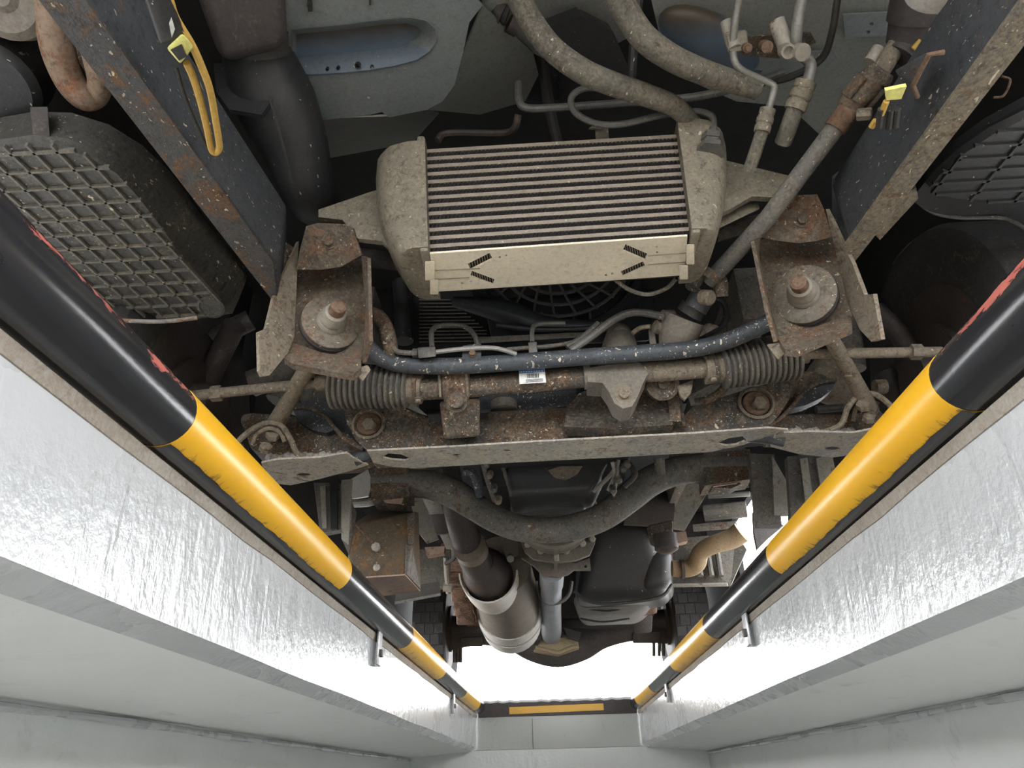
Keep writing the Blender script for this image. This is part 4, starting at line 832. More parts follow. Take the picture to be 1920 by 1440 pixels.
part('boot_neck', ptube(MB(), [(1320, 692, 1.33), (1352, 689, 1.33)], 58, 18, straight=True), 'mudtan', rk); part('boot_clamp', ptube(MB(), [(1334, 691, 1.33), (1341, 690, 1.33)], 66, 18, straight=True), 'mudrust', rk)
bolt(V(784, 748, 1.30), -Z1, .006, rk, mat='mudtan'); bolt(V(1338, 708, 1.30), -Z1, .006, rk, mat='mudtan')
for a, b, e, w in (((372, 741, 1.36), (610, 716, 1.34), (356, 744, 1.36), 20), ((1752, 660, 1.30), (1500, 664, 1.33), (1765, 660, 1.30), 20)):
    t_ = part('tie_rod', ptube(MB(), [e, a, b], w, 14, straight=True), 'mudtan')
    s = 1 if b[0] > a[0] else -1
    part('lock_nut', ptube(MB(), [(a[0] + s * 24, a[1] - (2 if s > 0 else 0), a[2]), (a[0] + s * 44, a[1] - (4 if s > 0 else 0), a[2])], w * 1.5, 6, straight=True), 'mudtan', t_)
    part('inner_nut', ptube(MB(), [(b[0] - s * 16, b[1] + 1, b[2]), (b[0] + s * 4, b[1], b[2])], w * 1.7, 12, straight=True), 'mudtan', t_)
# rack clamp
cl = part('rack_clamp', MB().sheet([V(x, y, Y) for x, y, Y in [(828, 700, 1.295), (880, 697, 1.295), (880, 740, 1.30), (872, 768, 1.32), (852, 776, 1.325), (836, 766, 1.32), (830, 740, 1.30)]], .01), 'mudrust', label='strap clamp holding the steering rack'); bolt(V(857, 755, 1.30), Vector((0, -1, -.2)), .015, cl, mat='mudrust', washer=1.4)
part('clamp_edge', ptube(MB(), [(824, 704, 1.30), (826, 745, 1.31)], 6, 6), 'mudtan', cl); part('clamp_edge', ptube(MB(), [(874, 700, 1.295), (878, 744, 1.31)], 6, 6), 'mudtan', cl)
part('clamp_base', MB().hexa([V(824, 752, 1.34), V(900, 745, 1.34), V(900, 818, 1.40), V(832, 824, 1.40), V(824, 752, 1.46), V(900, 745, 1.46), V(900, 818, 1.47), V(832, 824, 1.47)], bev=.008), 'mudrust', cl)
# label on the rack
lb = part('label_sticker', MB().sheet(outl([(973, 694), (1021, 690), (1024, 717), (974, 720)], lambda x, y: V(x, y, 1.30)), .001), 'whitelabel', rk, label='white and blue printed label')
part('label_header', MB().sheet(outl([(974, 694), (1020, 691), (1021, 697), (974, 700)], lambda x, y: V(x, y, 1.299)), .0005), 'bluelabel', rk)
for k in range(11):
    x = 988 + k * 2.1; part('barcode_bar', MB().sheet(outl([(x, 701 - k * .1), (x + (1.3 if k % 3 else .8), 701 - k * .1), (x + (1.3 if k % 3 else .8), 709 - k * .1), (x, 709 - k * .1)], lambda x, y: V(x, y, 1.299)), .0004), 'ink', rk)
for k in range(9):
    x = 976 + k * 4.8; part('label_lettering', MB().sheet(outl([(x, 696.5 - k * .25), (x + 3.2, 696.3 - k * .25), (x + 3.2, 698.2 - k * .25), (x, 698.4 - k * .25)], lambda x, y: V(x, y, 1.2985)), .0003), 'whitelabel', rk)
for k in range(3): part('label_lettering', MB().sheet(outl([(986, 711.5 + k * 2.2), (1018, 709.5 + k * 2.2), (1018, 710.3 + k * 2.2), (986, 712.3 + k * 2.2)], lambda x, y: V(x, y, 1.299)), .0003), 'ink', rk)

# ---- front crossmember
YC = 1.47
fc = [(640, 752), (668, 746), (700, 748), (745, 766), (790, 782), (826, 790), (905, 786), (920, 772), (1062, 764), (1085, 740), (1120, 722), (1190, 716), (1262, 740), (1272, 790), (1300, 762), (1330, 752), (1380, 736), (1420, 724), (1468, 712), (1492, 718), (1484, 742), (1462, 776), (1440, 802), (1300, 812), (1000, 828), (690, 846), (668, 826), (650, 790)]
cm = part('suspension_crossmember', MB().sheet(outl(fc, lambda x, y: V(x, y, YC)), .10, [pix_hole(692, 796, 25, 25, lambda x, y: V(x, y, YC), 16), pix_hole(1417, 757, 26, 26, lambda x, y: V(x, y, YC), 16)], d=Y1), 'mudrust', label='muddy rusty front suspension crossmember')
bp_ = [(688, 846), (850, 838), (1000, 829), (1300, 813), (1440, 803), (1478, 806), (1440, 818), (1395, 834), (1335, 847), (1150, 858), (950, 868), (780, 878), (738, 876), (700, 868), (716, 858), (708, 850)]
hl = [pix_hole(x, y, 8, 3, Z(.20)) for x, y in ((856, 854), (951, 846))] + [pix_hole(1255, 834, 8, 2.5, Z(.20)), pix_hole(1118, 817 + 8, 8, 2.2, Z(.20))]
hl += [[U(x, y, .20) for x, y in ((716, 858), (728, 850), (752, 852), (770, 860), (760, 864), (735, 862))], [U(x, y, .20) for x, y in ((1343, 832), (1365, 822), (1392, 818), (1400, 826), (1380, 834), (1362, 836))]]
bp_ = bp_[:13] + [(700, 868), (694, 856)]
part('bottom_plate', MB().sheet(outl(bp_, Z(.20)), .004, hl), 'mudplate', cm, label='pale scraped bottom plate')
part('hole_backing', MB().sheet(outl([(690, 850), (790, 846), (790, 868), (690, 866)], Z(.215)), .004), 'dark', cm); part('hole_backing', MB().sheet(outl([(1335, 816), (1430, 808), (1430, 836), (1335, 840)], Z(.215)), .004), 'dark', cm)  # dark sheets behind the cutouts, shade of the hollow put into colour
part('rear_wall', MB().sheet(outl([(740, 868), (1330, 838), (1330, 780), (740, 800)], lambda x, y: V(x, y, 1.60)), .01), 'mudrust', cm)
for x, y, r in ((692, 796, 26), (1417, 757, 28)):
    c = V(x, y, YC); q = r * mpp(c)
    part('cam_ring', MB().lathe(c, -Y1, [(q * .9, -.02), (q * .9, .0), (q * 1.12, .0), (q * 1.22, .006), (q * 1.05, .009), (q * .98, .004), (q * .96, -.02)], 28, caps=False), 'mudtan', cm)
    part('cam_bolt', MB().lathe(c, -Y1, [(q * .88, -.03), (q * .88, .004), (q * .8, .007), (q * .5, .007)], 24), 'boltrust', cm)
    part('bolt_head', MB().lathe(c + Vector((.004, 0, -.006)), -Y1, [(q * .5, .004), (q * .5, .018), (q * .42, .021)], 6), 'mudtan', cm)
part('engine_mount_dome', MB().sheet([V(x, y, Y) for x, y, Y in [(1058, 800, 1.43), (1062, 770, 1.44), (1085, 738, 1.45), (1120, 722, 1.45), (1200, 718, 1.45), (1240, 740, 1.44), (1258, 770, 1.43), (1262, 796, 1.42), (1160, 803, 1.41)]], .03), 'mudrust', cm)
part('gusset_line', ptube(MB(), [(1268, 738, 1.44), (1276, 760, 1.44), (1282, 800, 1.45)], 9, 6), 'mudrust', cm)
part('mount_boss', MB().lathe(V(1243, 720, 1.36), Vector((0, -.9, -.4)), [(.032, -.05), (.034, 0), (.024, .006), (.022, 0), (.012, -.002), (.010, .006)], 20), 'mudrust', cm)
part('hose_clip', MB().sheet(outl([(1270, 724), (1300, 712), (1296, 736), (1284, 750), (1276, 742)], lambda x, y: V(x, y, 1.36)), .008), 'mudtan')
part('boss_foot', MB().sheet(outl([(1252, 735), (1272, 738), (1278, 790), (1256, 790)], lambda x, y: V(x, y, 1.42)), .02), 'mudrust', cm)
part('under_hose', ptube(MB(), [(1368, 712, 1.42), (1350, 735, 1.43), (1325, 750, 1.44), (1304, 754, 1.45)], 16, 10), 'mudrust')
part('under_hose', ptube(MB(), [(736, 748, 1.42), (752, 766, 1.43), (786, 782, 1.45), (800, 786, 1.46)], 14, 10), 'mudrust')
part('crossmember_tube', ptube(MB(), [(900, 752, 1.6), (1000, 746, 1.6), (1080, 738, 1.6)], 44, 16, straight=True), 'bar')
part('drain_plug', MB().lathe(V(945, 770, 1.50), -Z1, [(.03, -.02), (.03, 0), (.018, .004), (.001, .004)], 18), 'castdark')
part('heat_shield', MB().sheet(outl([(700, 742), (770, 752), (800, 778), (740, 766), (700, 752)], lambda x, y: V(x, y, 1.56)), .004), 'palemetal'); part('heat_shield', MB().sheet(outl([(1290, 742), (1340, 718), (1440, 700), (1440, 724), (1330, 756), (1295, 760)], lambda x, y: V(x, y, 1.56)), .004), 'palemetal')

# ---- lower control arms and curved flanges
for s, top, botm, hole in ((-1,
      [(455, 795), (480, 775), (545, 780), (600, 800), (650, 812), (690, 848), (660, 862), (600, 866), (520, 862), (470, 840)],
      [(490, 868), (520, 862), (560, 860), (600, 858), (650, 850), (664, 860), (690, 872), (660, 882), (600, 898), (545, 910), (500, 905)], (569, 891, 14, 4)),
     (1, [(1440, 806), (1470, 780), (1520, 776), (1580, 778), (1650, 770), (1680, 800), (1640, 815), (1560, 818), (1500, 812), (1450, 812)],
      [(1446, 824), (1470, 812), (1520, 810), (1600, 812), (1660, 800), (1670, 830), (1620, 850), (1560, 858), (1500, 852), (1445, 838)], (1561, 842, 15, 4.5))):
    arm = part('control_arm', MB().sheet(outl(top, lambda x, y: V(x, y, 1.52)), .08, d=Y1), 'mudrust')
    part('arm_bottom', MB().sheet(outl(botm, Z(.20)), .004, [pix_hole(*hole, Z(.20))]), 'mudplate', arm)
    MB().sheet(outl([(hole[0] - 25, hole[1] - 8), (hole[0] + 25, hole[1] - 8), (hole[0] + 25, hole[1] + 8), (hole[0] - 25, hole[1] + 8)], Z(.215)), .004).build('hole_backing', M['dark'], arm)  # dark sheet behind the arm hole, painted shade of the hollow
    if s < 0:
        for k in range(14): x = 505 + k * 11; part('mud_clod', MB().lathe(V(x, 858 - (k * .35) + (k % 3) * 2, 1.51), Vector((.2 * (k % 3 - 1), -1, -.2)), [(.010, -.008), (.012, 0), (.007, .006), (.001, .007)], 7), 'mudplate', arm)
    else:
        for k in range(12): x = 1475 + k * 11; part('mud_clod', MB().lathe(V(x, 814 - (k % 3) * 2, 1.51), Vector((.2 * (k % 3 - 1), -1, -.2)), [(.010, -.008), (.012, 0), (.007, .006), (.001, .007)], 7), 'mudplate', arm)
    part('arm_neck', ptube(MB(), [(664, 862, 1.5), (690, 852, 1.5), (722, 846, 1.5)] if s < 0 else [(1470, 826, 1.47), (1440, 820, 1.47), (1395, 816, 1.47)], 26, 12), 'rail', arm)
    # bump stop strap and ball joint bolt
    st = [(440, 834, 1.45), (460, 815, 1.45), (482, 800, 1.44), (506, 793, 1.43), (530, 800, 1.44), (546, 826, 1.45), (556, 848, 1.47), (572, 857, 1.48)] if s < 0 else [(1556, 807, 1.46), (1578, 794, 1.45), (1590, 764, 1.43), (1608, 744, 1.42), (1632, 738, 1.42), (1655, 748, 1.42), (1690, 780, 1.42)]
    part('retaining_strap', ptube(MB(), st, 11, 8), 'mudtan', arm)
    st2 = [(473, 834, 1.45), (482, 814, 1.44), (504, 803, 1.43), (524, 810, 1.44), (534, 828, 1.45)] if s < 0 else [(1600, 790, 1.47), (1606, 765, 1.455), (1626, 752, 1.45), (1648, 758, 1.45)]
    part('inner_strap', ptube(MB(), st2, 8, 8), 'mudtan', arm)
    q = ((512, 812, 1.44), (499, 836, 1.45)) if s < 0 else ((1618, 756, 1.41), (1630, 780, 1.43))
    part('rod_bolt', ptube(MB(), [q[0], (q[0][0] + (-1 if s < 0 else 2), q[0][1] + 8, q[0][2] + .01)], 26, 6), 'mudtan', arm); part('rod_bolt', ptube(MB(), [q[1], (q[1][0] - 2, q[1][1] + 8, q[1][2] + .01)], 24, 6), 'mudtan', arm)
    # crescent edge of the bushing cup
    cr = [(548, 766), (562, 762), (590, 770), (612, 784), (626, 806), (612, 812), (585, 806), (560, 790)] if s < 0 else [(1484, 766), (1500, 742), (1530, 718), (1556, 710), (1568, 714), (1560, 730), (1540, 746), (1510, 760)]
    part('bushing_cup', MB().sheet(outl(cr, lambda x, y: V(x, y, 1.50)), .03), 'bar', arm)
    rimc = [(546, 766, 1.495), (575, 764, 1.495), (606, 778, 1.49), (628, 802, 1.485), (650, 826, 1.48), (680, 842, 1.475)] if s < 0 else [(1568, 712, 1.49), (1535, 718, 1.49), (1505, 738, 1.49), (1480, 768, 1.485), (1462, 786, 1.48), (1440, 800, 1.475)]
    part('cup_rim', ptube(MB(), rimc, 8, 8), 'mudrust', arm)
    part('inner_bolt', ptube(MB(), [(552, 818, 1.54), (590, 816, 1.54)] if s < 0 else [(1530, 768, 1.52), (1580, 764, 1.52)], 15, 10), 'pipe', arm)
    part('bush_end', ptube(MB(), [(462, 790, 1.56), (478, 788, 1.55)] if s < 0 else [(1640, 726, 1.52), (1660, 724, 1.52)], 28, 10), 'mudtan', arm)
# back lobes of the crossmember toward the rails
part('rail_stub', MB().sheet(outl([(560, 756), (600, 746), (660, 748), (650, 790), (668, 826), (620, 806)], lambda x, y: V(x, y, 1.53)), .03), 'rail', cm)
part('rail_stub', MB().sheet(outl([(1470, 714), (1500, 696), (1534, 698), (1560, 712), (1500, 745), (1466, 776)], lambda x, y: V(x, y, 1.53)), .03), 'mudrust', cm)

# ---- front wheels, knuckles and arch shadows
def wheel(x, y, z, R, w, s, tread=True, name='wheel'):
    g = MB(); prof = [(R * .62, -w * .42), (R * .9, -w * .5), (R * .97, -w * .46), (R, -w * .38), (R, w * .38), (R * .97, w * .46), (R * .9, w * .5), (R * .62, w * .42)]
    g.lathe(Vector((x, y, z)), Vector((s, 0, 0)), prof, 48, caps=False); o = part(name, g, 'tyre')
    part('rim_disc', MB().lathe(Vector((x, y, z)), Vector((s, 0, 0)), [(R * .62, -w * .42), (R * .58, -w * .3), (R * .56, w * .1), (R * .3, w * .2), (R * .001, w * .2)], 32), 'exhaust', o)
    part('hub', MB().lathe(Vector((x, y, z)), Vector((-s, 0, 0)), [(R * .36, 0), (R * .36, w * .5), (R * .2, w * .52), (R * .18, w * .75), (.001, w * .76)], 24), 'exhaust', o)
    n = 40
    for k in range(n if tread else 0):      # tread blocks
        a = 2 * math.pi * k / n; c = Vector((x, y + R * math.cos(a), z + R * math.sin(a))); t_ = Vector((0, -math.sin(a), math.cos(a))); u = Vector((0, math.cos(a), math.sin(a)))
        if R * math.sin(a) + z < -.2: continue
        for j in (-1, 0, 1): MB().box(c + X1 * (j * w * .27 + (.01 if k % 2 else -.01)), w * .125, R * math.pi / n * .88, .004, (X1, t_, u)).build('tread_block', M['tyre'], o)
    return o
for s in (-1, 1): wheel(.04 + s * .90, 1.47, .33, .33, .18, s, False)
for pts, w, mt in (([(440, 610, 1.45), (415, 660, 1.5), (385, 725, 1.5), (375, 780, 1.5)], 44, 'exhaust'), ([(560, 660, 1.55), (520, 700, 1.55), (470, 720, 1.55)], 50, 'greysteel'), ([(470, 600, 1.5), (430, 620, 1.5), (400, 640, 1.5)], 40, 'exhaust'), ([(1640, 580, 1.5), (1680, 620, 1.5), (1720, 680, 1.5)], 36, 'exhaust'), ([(1700, 470, 1.5), (1760, 520, 1.5), (1800, 600, 1.5)], 70, 'exhaust'), ([(1560, 680, 1.6), (1540, 720, 1.6), (1600, 740, 1.6)], 60, 'mudtan'), ([(530, 760, 1.6), (560, 720, 1.6), (600, 740, 1.6)], 70, 'greysteel'), ([(420, 760, 1.6), (430, 800, 1.6), (440, 840, 1.6)], 34, 'exhaust'), ([(1660, 700, 1.6), (1680, 740, 1.6), (1690, 790, 1.6)], 40, 'exhaust')):
    part('steering_knuckle', ptube(MB(), pts, w, 12), mt)
part('shock_absorber', MB().lathe(V(545, 700, 1.6), Vector((-.1, -.1, 1)), [(.035, -.06), (.035, .3), (.02, .3)], 18), 'greysteel'); part('shock_absorber', MB().lathe(V(1590, 650, 1.6), Vector((.1, -.1, 1)), [(.035, -.06), (.035, .3), (.02, .3)], 18), 'greysteel')

# ---- behind the crossmember: gearbox support, pan, transmission
YW = 2.12
wm = part('gearbox_support', ptube(MB(), [(700, 908, YW), (745, 906, YW), (800, 908, YW), (848, 924, YW), (890, 950, YW), (930, 974, YW), (975, 990, YW), (1030, 994, YW), (1085, 986, YW), (1135, 966, YW), (1180, 932, YW), (1220, 902, YW), (1265, 884, YW), (1320, 876, YW), (1405, 874, YW)], [52, 52, 54, 56, 52, 50, 50, 48, 50, 52, 56, 56, 54, 54, 54], 20), 'greysteel', label='bent dark tube crossmember under the gearbox')
for q in ([(694, 878), (765, 872), (768, 930), (696, 938)], [(1318, 850), (1406, 842), (1410, 898), (1322, 910)]):
    part('end_block', MB().sheet(outl(q, lambda x, y: V(x, y, YW - .04)), .09, d=Y1), 'mudrust', wm)
for q in ([(712, 922), (760, 916), (758, 946), (738, 948), (722, 944)], [(1330, 892), (1388, 886), (1388, 908), (1372, 916), (1336, 914)]):
    part('mount_foot', MB().sheet(outl(q, lambda x, y: V(x, y, YW - .02)), .05, d=Y1), 'mudrust', wm)
    part('foot_plate', MB().sheet(outl([(q[0][0] + 4, q[0][1] + 14), (q[1][0] - 2, q[1][1] + 12), (q[2][0] - 6, q[2][1] - 2), (q[-1][0] + 2, q[-1][1] - 2)], lambda x, y: V(x, y, YW - .03)), .008), 'pinkrust', wm)
for q in ([(766, 932), (790, 930), (822, 1010), (800, 1018), (786, 1000)], [(1290, 902), (1332, 914), (1284, 994), (1262, 990), (1266, 950)]):
    part('diagonal_brace', MB().sheet(outl(q, lambda x, y: V(x, y, 2.35)), .012, d=Y1), 'palemetal', wm)
for q in ([(1254, 1000), (1286, 996), (1290, 1014), (1258, 1022)], [(796, 1026), (834, 1024), (832, 1036), (800, 1042)]):
    part('brace_foot', MB().sheet(outl(q, lambda x, y: V(x, y, 2.5)), .04, d=Y1), 'pinkrust', wm)
part('brace_bracket', MB().hexa([V(1212, 986, 2.5), V(1262, 975, 2.5), V(1262, 1030, 2.5), V(1220, 1024, 2.5), V(1212, 986, 2.6), V(1262, 975, 2.6), V(1262, 1030, 2.6), V(1220, 1024, 2.6)], bev=.01), 'mudrust')
part('brace_boss', MB().lathe(V(1250, 1030, 2.5), -Z1, [(.04, -.05), (.04, 0), (.02, .012), (.001, .014)], 18), 'exhaust')
# sump pan
pn = part('oil_pan', MB().hexa([V(956, 928, 1.98), V(1108, 920, 1.98), V(1112, 955, 2.14), V(960, 966, 2.14), V(944, 850, 1.98), V(1158, 840, 1.98), V(1158, 850, 2.2), V(944, 860, 2.2)], bev=.016, seg=3), 'tank', label='black oil pan')
part('pan_sump', MB().hexa([V(966, 946, 2.06), V(1096, 938, 2.06), V(1098, 964, 2.16), V(968, 970, 2.16), V(962, 915, 2.06), V(1104, 908, 2.06), V(1106, 930, 2.2), V(960, 936, 2.2)], bev=.012, seg=3), 'tank', pn)
part('mud_patch', MB().sheet(outl([(1028, 882), (1050, 874), (1092, 874), (1082, 890), (1060, 900), (1040, 896)], lambda x, y: V(x, y, 1.973)), .004), 'mudtan', pn)
part('pan_flange', ptube(MB(), [(930, 856, 1.97), (944, 880, 1.99), (960, 930, 2.0)], 8, 8), 'greysteel', pn); part('pan_flange', ptube(MB(), [(1160, 848, 1.97), (1150, 884, 1.99), (1112, 922, 2.0)], 8, 8), 'palemetal', pn)
part('engine_block', MB().hexa([V(900, 868, 1.95), V(1180, 855, 1.95), V(1170, 905, 2.1), V(905, 915, 2.1), V(890, 800, 1.95), V(1190, 800, 1.95), V(1190, 830, 2.3), V(890, 840, 2.3)], bev=.01), 'dark')
for k, (x, y) in enumerate(((918, 892), (926, 918), (934, 940), (1168, 880), (1160, 900), (1150, 920), (1176, 872), (912, 872))):
    part('engine_bolt', MB().lathe(V(x, y, 1.96), Vector((0, -.8, -.6)), [(.010, -.03), (.010, .004), (.006, .01)], 8), 'greysteel' if k % 2 else 'mudtan')
for pts, w, mt in (([(1148, 866, 1.95), (1152, 890, 1.97), (1140, 920, 2.0)], 7, 'palemetal'), ([(1160, 862, 1.95), (1156, 900, 1.97), (1150, 930, 2.0)], 6, 'pipealu'), ([(1180, 870, 1.98), (1190, 890, 1.98), (1170, 912, 2.0)], 12, 'exhaust'), ([(906, 870, 1.96), (914, 900, 2.0), (928, 940, 2.05)], 10, 'greysteel'), ([(870, 884, 2.0), (888, 890, 2.0), (900, 930, 2.05)], 16, 'bar'), ([(1236, 858, 2.0), (1238, 890, 2.02)], 20, 'greysteel')):
    part('engine_pipe', ptube(MB(), pts, w, 8), mt)
# transmission housing and tail
g = MB(); c0 = V(1040, 985, 2.3); g.lathe(Vector((c0.x, 2.3, .36)), Y1, [(.135, 0), (.14, .02), (.125, .05), (.118, .16), (.105, .18), (.098, .30), (.085, .34), (.075, .52), (.06, .56)], 32)
tm = part('transmission_case', g, 'castdark', label='grey cast transmission housing')
for k in range(5): part('case_rib', MB().lathe(Vector((c0.x, 2.36 + k * .05, .36)), Y1, [(.122 - k * .003, 0), (.132 - k * .004, .004), (.132 - k * .004, .010), (.12 - k * .003, .014)], 32, caps=False), 'castdark', tm)
part('case_web', MB().box(Vector((c0.x, 2.5, .25)), .006, .18, .02), 'castdark', tm)
part('case_flange', MB().sheet(outl([(978, 1046), (1000, 1060), (1018, 1078), (1046, 1082), (1066, 1076), (1076, 1068), (1108, 1068), (1106, 1046), (1080, 1056), (1050, 1052)], lambda x, y: V(x, y, 2.62)), .02, [pix_hole(1098, 1062, 3, 3, lambda x, y: V(x, y, 2.62), 8)]), 'castdark', tm)
part('case_edge', MB().sheet(outl([(960, 1000), (1000, 1006), (1060, 1006), (1112, 1000), (1116, 1016), (1106, 1040), (1080, 1050), (1040, 1054), (1000, 1048), (984, 1034), (976, 1012)], lambda x, y: V(x, y, 2.45)), .02), 'castdark', tm)
for x, y in ((990, 1020), (1014, 1032), (1062, 1032), (1092, 1018), (1110, 1010)): part('case_bolt', MB().lathe(V(x, y, 2.44), Vector((0, -.9, -.4)), [(.012, -.01), (.012, .01), (.008, .014)], 8), 'nutgrey', tm)
part('case_ridge', ptube(MB(), [(1042, 1006, 2.43), (1043, 1030, 2.43), (1044, 1052, 2.43)], 9, 8), 'nutgrey', tm)
ps = part('propeller_shaft', ptube(MB(), [(1034, 1078, 2.7), (1033, 1130, 3.3), (1034, 1188, 4.05)], [40, 39, 38], 24, straight=True), 'shaft', label='grey painted propeller shaft')
part('shaft_neck', ptube(MB(), [(1035, 1068, 2.65), (1034, 1094, 2.85)], 46, 22, straight=True), 'shaft', ps); part('balance_mark', MB().sheet(outl([(1017, 1100), (1022, 1102), (1025, 1112), (1020, 1110)], lambda x, y: V(x, y, 2.9)), .002), 'whitelabel', ps)
part('safety_loop', ptube(MB(), [(1005, 1090, 3.1), (1008, 1110, 3.1), (1022, 1128, 3.1), (1038, 1132, 3.1), (1056, 1126, 3.1), (1068, 1112, 3.1), (1072, 1090, 3.1)], 7, 8), 'pipe')
# rear axle
YA = 4.3
ax_pts = [(830, 1206), (870, 1196), (910, 1192), (960, 1200), (1000, 1208), (1045, 1212), (1090, 1206), (1130, 1194), (1180, 1184), (1220, 1186), (1265, 1190)]
axl = part('axle_housing', ptube(MB(), [(x, y, YA) for x, y in ax_pts], [34, 34, 34, 40, 62, 74, 62, 42, 36, 36, 36], 24), 'axle', label='rear axle housing against the bright daylight')
part('axle_beam', ptube(MB(), [(840, 1180, YA + .02), (1050, 1186, YA + .02), (1255, 1168, YA + .02)], 50, 16), 'axle', axl)
part('diff_case', MB().lathe(V(1045, 1206, YA), -Y1, [(.115, -.06), (.12, .02), (.105, .07), (.075, .11), (.06, .2)], 28), 'axle', axl)
part('diff_nose', MB().sheet(outl([(1000, 1220), (1012, 1206), (1016, 1192), (1078, 1190), (1084, 1204), (1086, 1214), (1070, 1220), (1046, 1228), (1020, 1224)], lambda x, y: V(x, y, 4.06)), .06, d=Y1), 'diff', axl, label='ochre differential nose flange')
for q in ([(996, 1188), (1016, 1180), (1014, 1200), (1002, 1206)], [(1056, 1176), (1090, 1186), (1084, 1202), (1066, 1196)]): part('yoke_ear', MB().sheet(outl(q, lambda x, y: V(x, y, 4.04)), .03), 'axle', axl)
part('flange_lip', ptube(MB(), [(1004, 1214, 4.05), (1030, 1220, 4.05), (1048, 1224, 4.05), (1066, 1216, 4.05), (1084, 1212, 4.05)], 7, 8), 'diff', axl)
part('joint_cap', ptube(MB(), [(1026, 1190, 4.02), (1056, 1186, 4.02)], 18, 10), 'exhaust', axl)
for a, b in (((862, 1196), (906, 1212)), ((1186, 1186), (1240, 1206))):
    part('spring_seat', MB().hexa([V(a[0], a[1], YA - .08), V(b[0], a[1] - 3, YA - .08), V(b[0], b[1], YA - .05), V(a[0], b[1], YA - .05), V(a[0], a[1], YA + .08), V(b[0], a[1] - 3, YA + .08), V(b[0], b[1], YA + .08), V(a[0], b[1], YA + .08)], bev=.01), 'axle', axl)
for x in (852, 858, 864, 1226, 1236, 1244): part('u_bolt', MB().tube([V(x, 1200, YA), V(x, 1242 if x < 1000 else 1230, YA)], .009, 8), 'greysteel', axl)
lw = [V(790, 1190, YA).x, V(848, 1190, YA).x]; rw = [V(1247, 1170, YA).x, V(1312, 1170, YA).x]
for (xa, xb), s in ((lw, -1), (rw, 1)): wheel((xa + xb) / 2, YA, .34, .34, abs(xb - xa), s)
# leaf springs
for s, px in ((-1, 880), (1, 1218)):
    sp_ = None
    for k in range(5):
        y0, y1 = 4.3 - 1.15 + k * .13, 4.3 + .9 - k * .1; xx = V(px, 1150, 4.0).x
        g = MB(); pr = None; n = 14
        for i in range(n + 1):
            y = y0 + (y1 - y0) * i / n; z = .47 - k * .013 - .10 * (1 - ((y - 4.3) / 1.2) ** 2) + .02
            rg = g.ring([Vector((xx - .035, y, z)), Vector((xx + .035, y, z)), Vector((xx + .035, y, z + .011)), Vector((xx - .035, y, z + .011))])
            if pr: g.bridge(pr, rg)
            else: g.face(rg)
            pr = rg
        g.face(pr); sp_ = part('leaf_spring', g, 'leaf', axl if k == 0 else axl)
    for q in range(3): part('spring_clip', MB().box(Vector((xx, 3.45 + q * .16, .42 - q * .02)), .045, .02, .035, bev=.004), 'leaf', axl)
part('spring_tag', MB().sheet(outl([(848, 1104), (868, 1103), (869, 1113), (850, 1114)], lambda x, y: V(x, y, 3.1)), .004), 'clipyel', label='pale yellow tag')
# leaf spring front hanger, stacked rusty plates
for k, (x, y, w, h) in enumerate(((846, 1104, 26, 24), (850, 1122, 36, 16), (852, 1136, 34, 20), (856, 1150, 34, 22))):
    part('spring_hanger', MB().hexa([V(x, y, 3.0 + k * .12), V(x + w, y, 3.0 + k * .12), V(x + w, y + h, 3.05 + k * .12), V(x, y + h, 3.05 + k * .12), V(x, y, 3.1 + k * .12), V(x + w, y, 3.1 + k * .12), V(x + w, y + h, 3.15 + k * .12), V(x, y + h, 3.15 + k * .12)], bev=.008), 'leaf')
part('spring_hanger', MB().hexa([V(1186, 1140, 3.6), V(1232, 1134, 3.6), V(1232, 1150, 3.65), V(1188, 1158, 3.65), V(1186, 1140, 3.7), V(1232, 1134, 3.7), V(1232, 1150, 3.75), V(1188, 1158, 3.75)], bev=.008), 'leaf')
part('bump_stop', MB().hexa([V(1186, 1156, 3.8), V(1224, 1152, 3.8), V(1222, 1186, 3.9), V(1190, 1188, 3.9), V(1186, 1156, 3.95), V(1224, 1152, 3.95), V(1222, 1186, 4.0), V(1190, 1188, 4.0)], bev=.01), 'axle')
part('cable_stay', ptube(MB(), [(836, 1044, 2.7), (838, 1080, 2.75), (841, 1112, 2.8)], 10, 8, straight=True), 'palemetal'); part('stay_foot', ptube(MB(), [(832, 1100, 2.78), (848, 1102, 2.78)], 18, 8, straight=True), 'palemetal')
part('brake_cable', ptube(MB(), [(858, 1006, 2.6), (860, 1030, 2.6), (850, 1048, 2.65), (836, 1056, 2.7)], 8, 8), 'rubber')

# ---- exhaust
ex = part('exhaust_pipe', ptube(MB(), [(838, 850, 2.25), (846, 905, 2.28), (862, 975, 2.36), (886, 1040, 2.55), (905, 1072, 2.7)], [40, 44, 52, 58, 58], 22), 'exhaust', label='dark brown exhaust pipe')
part('pipe_joint', ptube(MB(), [(880, 1024, 2.45), (886, 1034, 2.5)], 62, 22), 'muffler', ex)
part('muffler_cone', ptube(MB(), [(898, 1052, 2.62), (910, 1070, 2.72), (922, 1092, 2.85)], [58, 88, 96], 26), 'exhaust', ex)
mf = part('muffler', ptube(MB(), [(938, 1060, 2.78), (946, 1100, 3.1), (958, 1160, 3.6)], [112, 118, 112], 32, straight=True), 'muffler', label='olive brown muffler drum')
g = MB(); P0, P1 = V(915, 1072, 2.72), V(934, 1112, 2.98); d = (P1 - P0).normalized(); r = 50 * mpp(P0); up = d.cross(X1).normalized(); sd = up.cross(d); pr = None
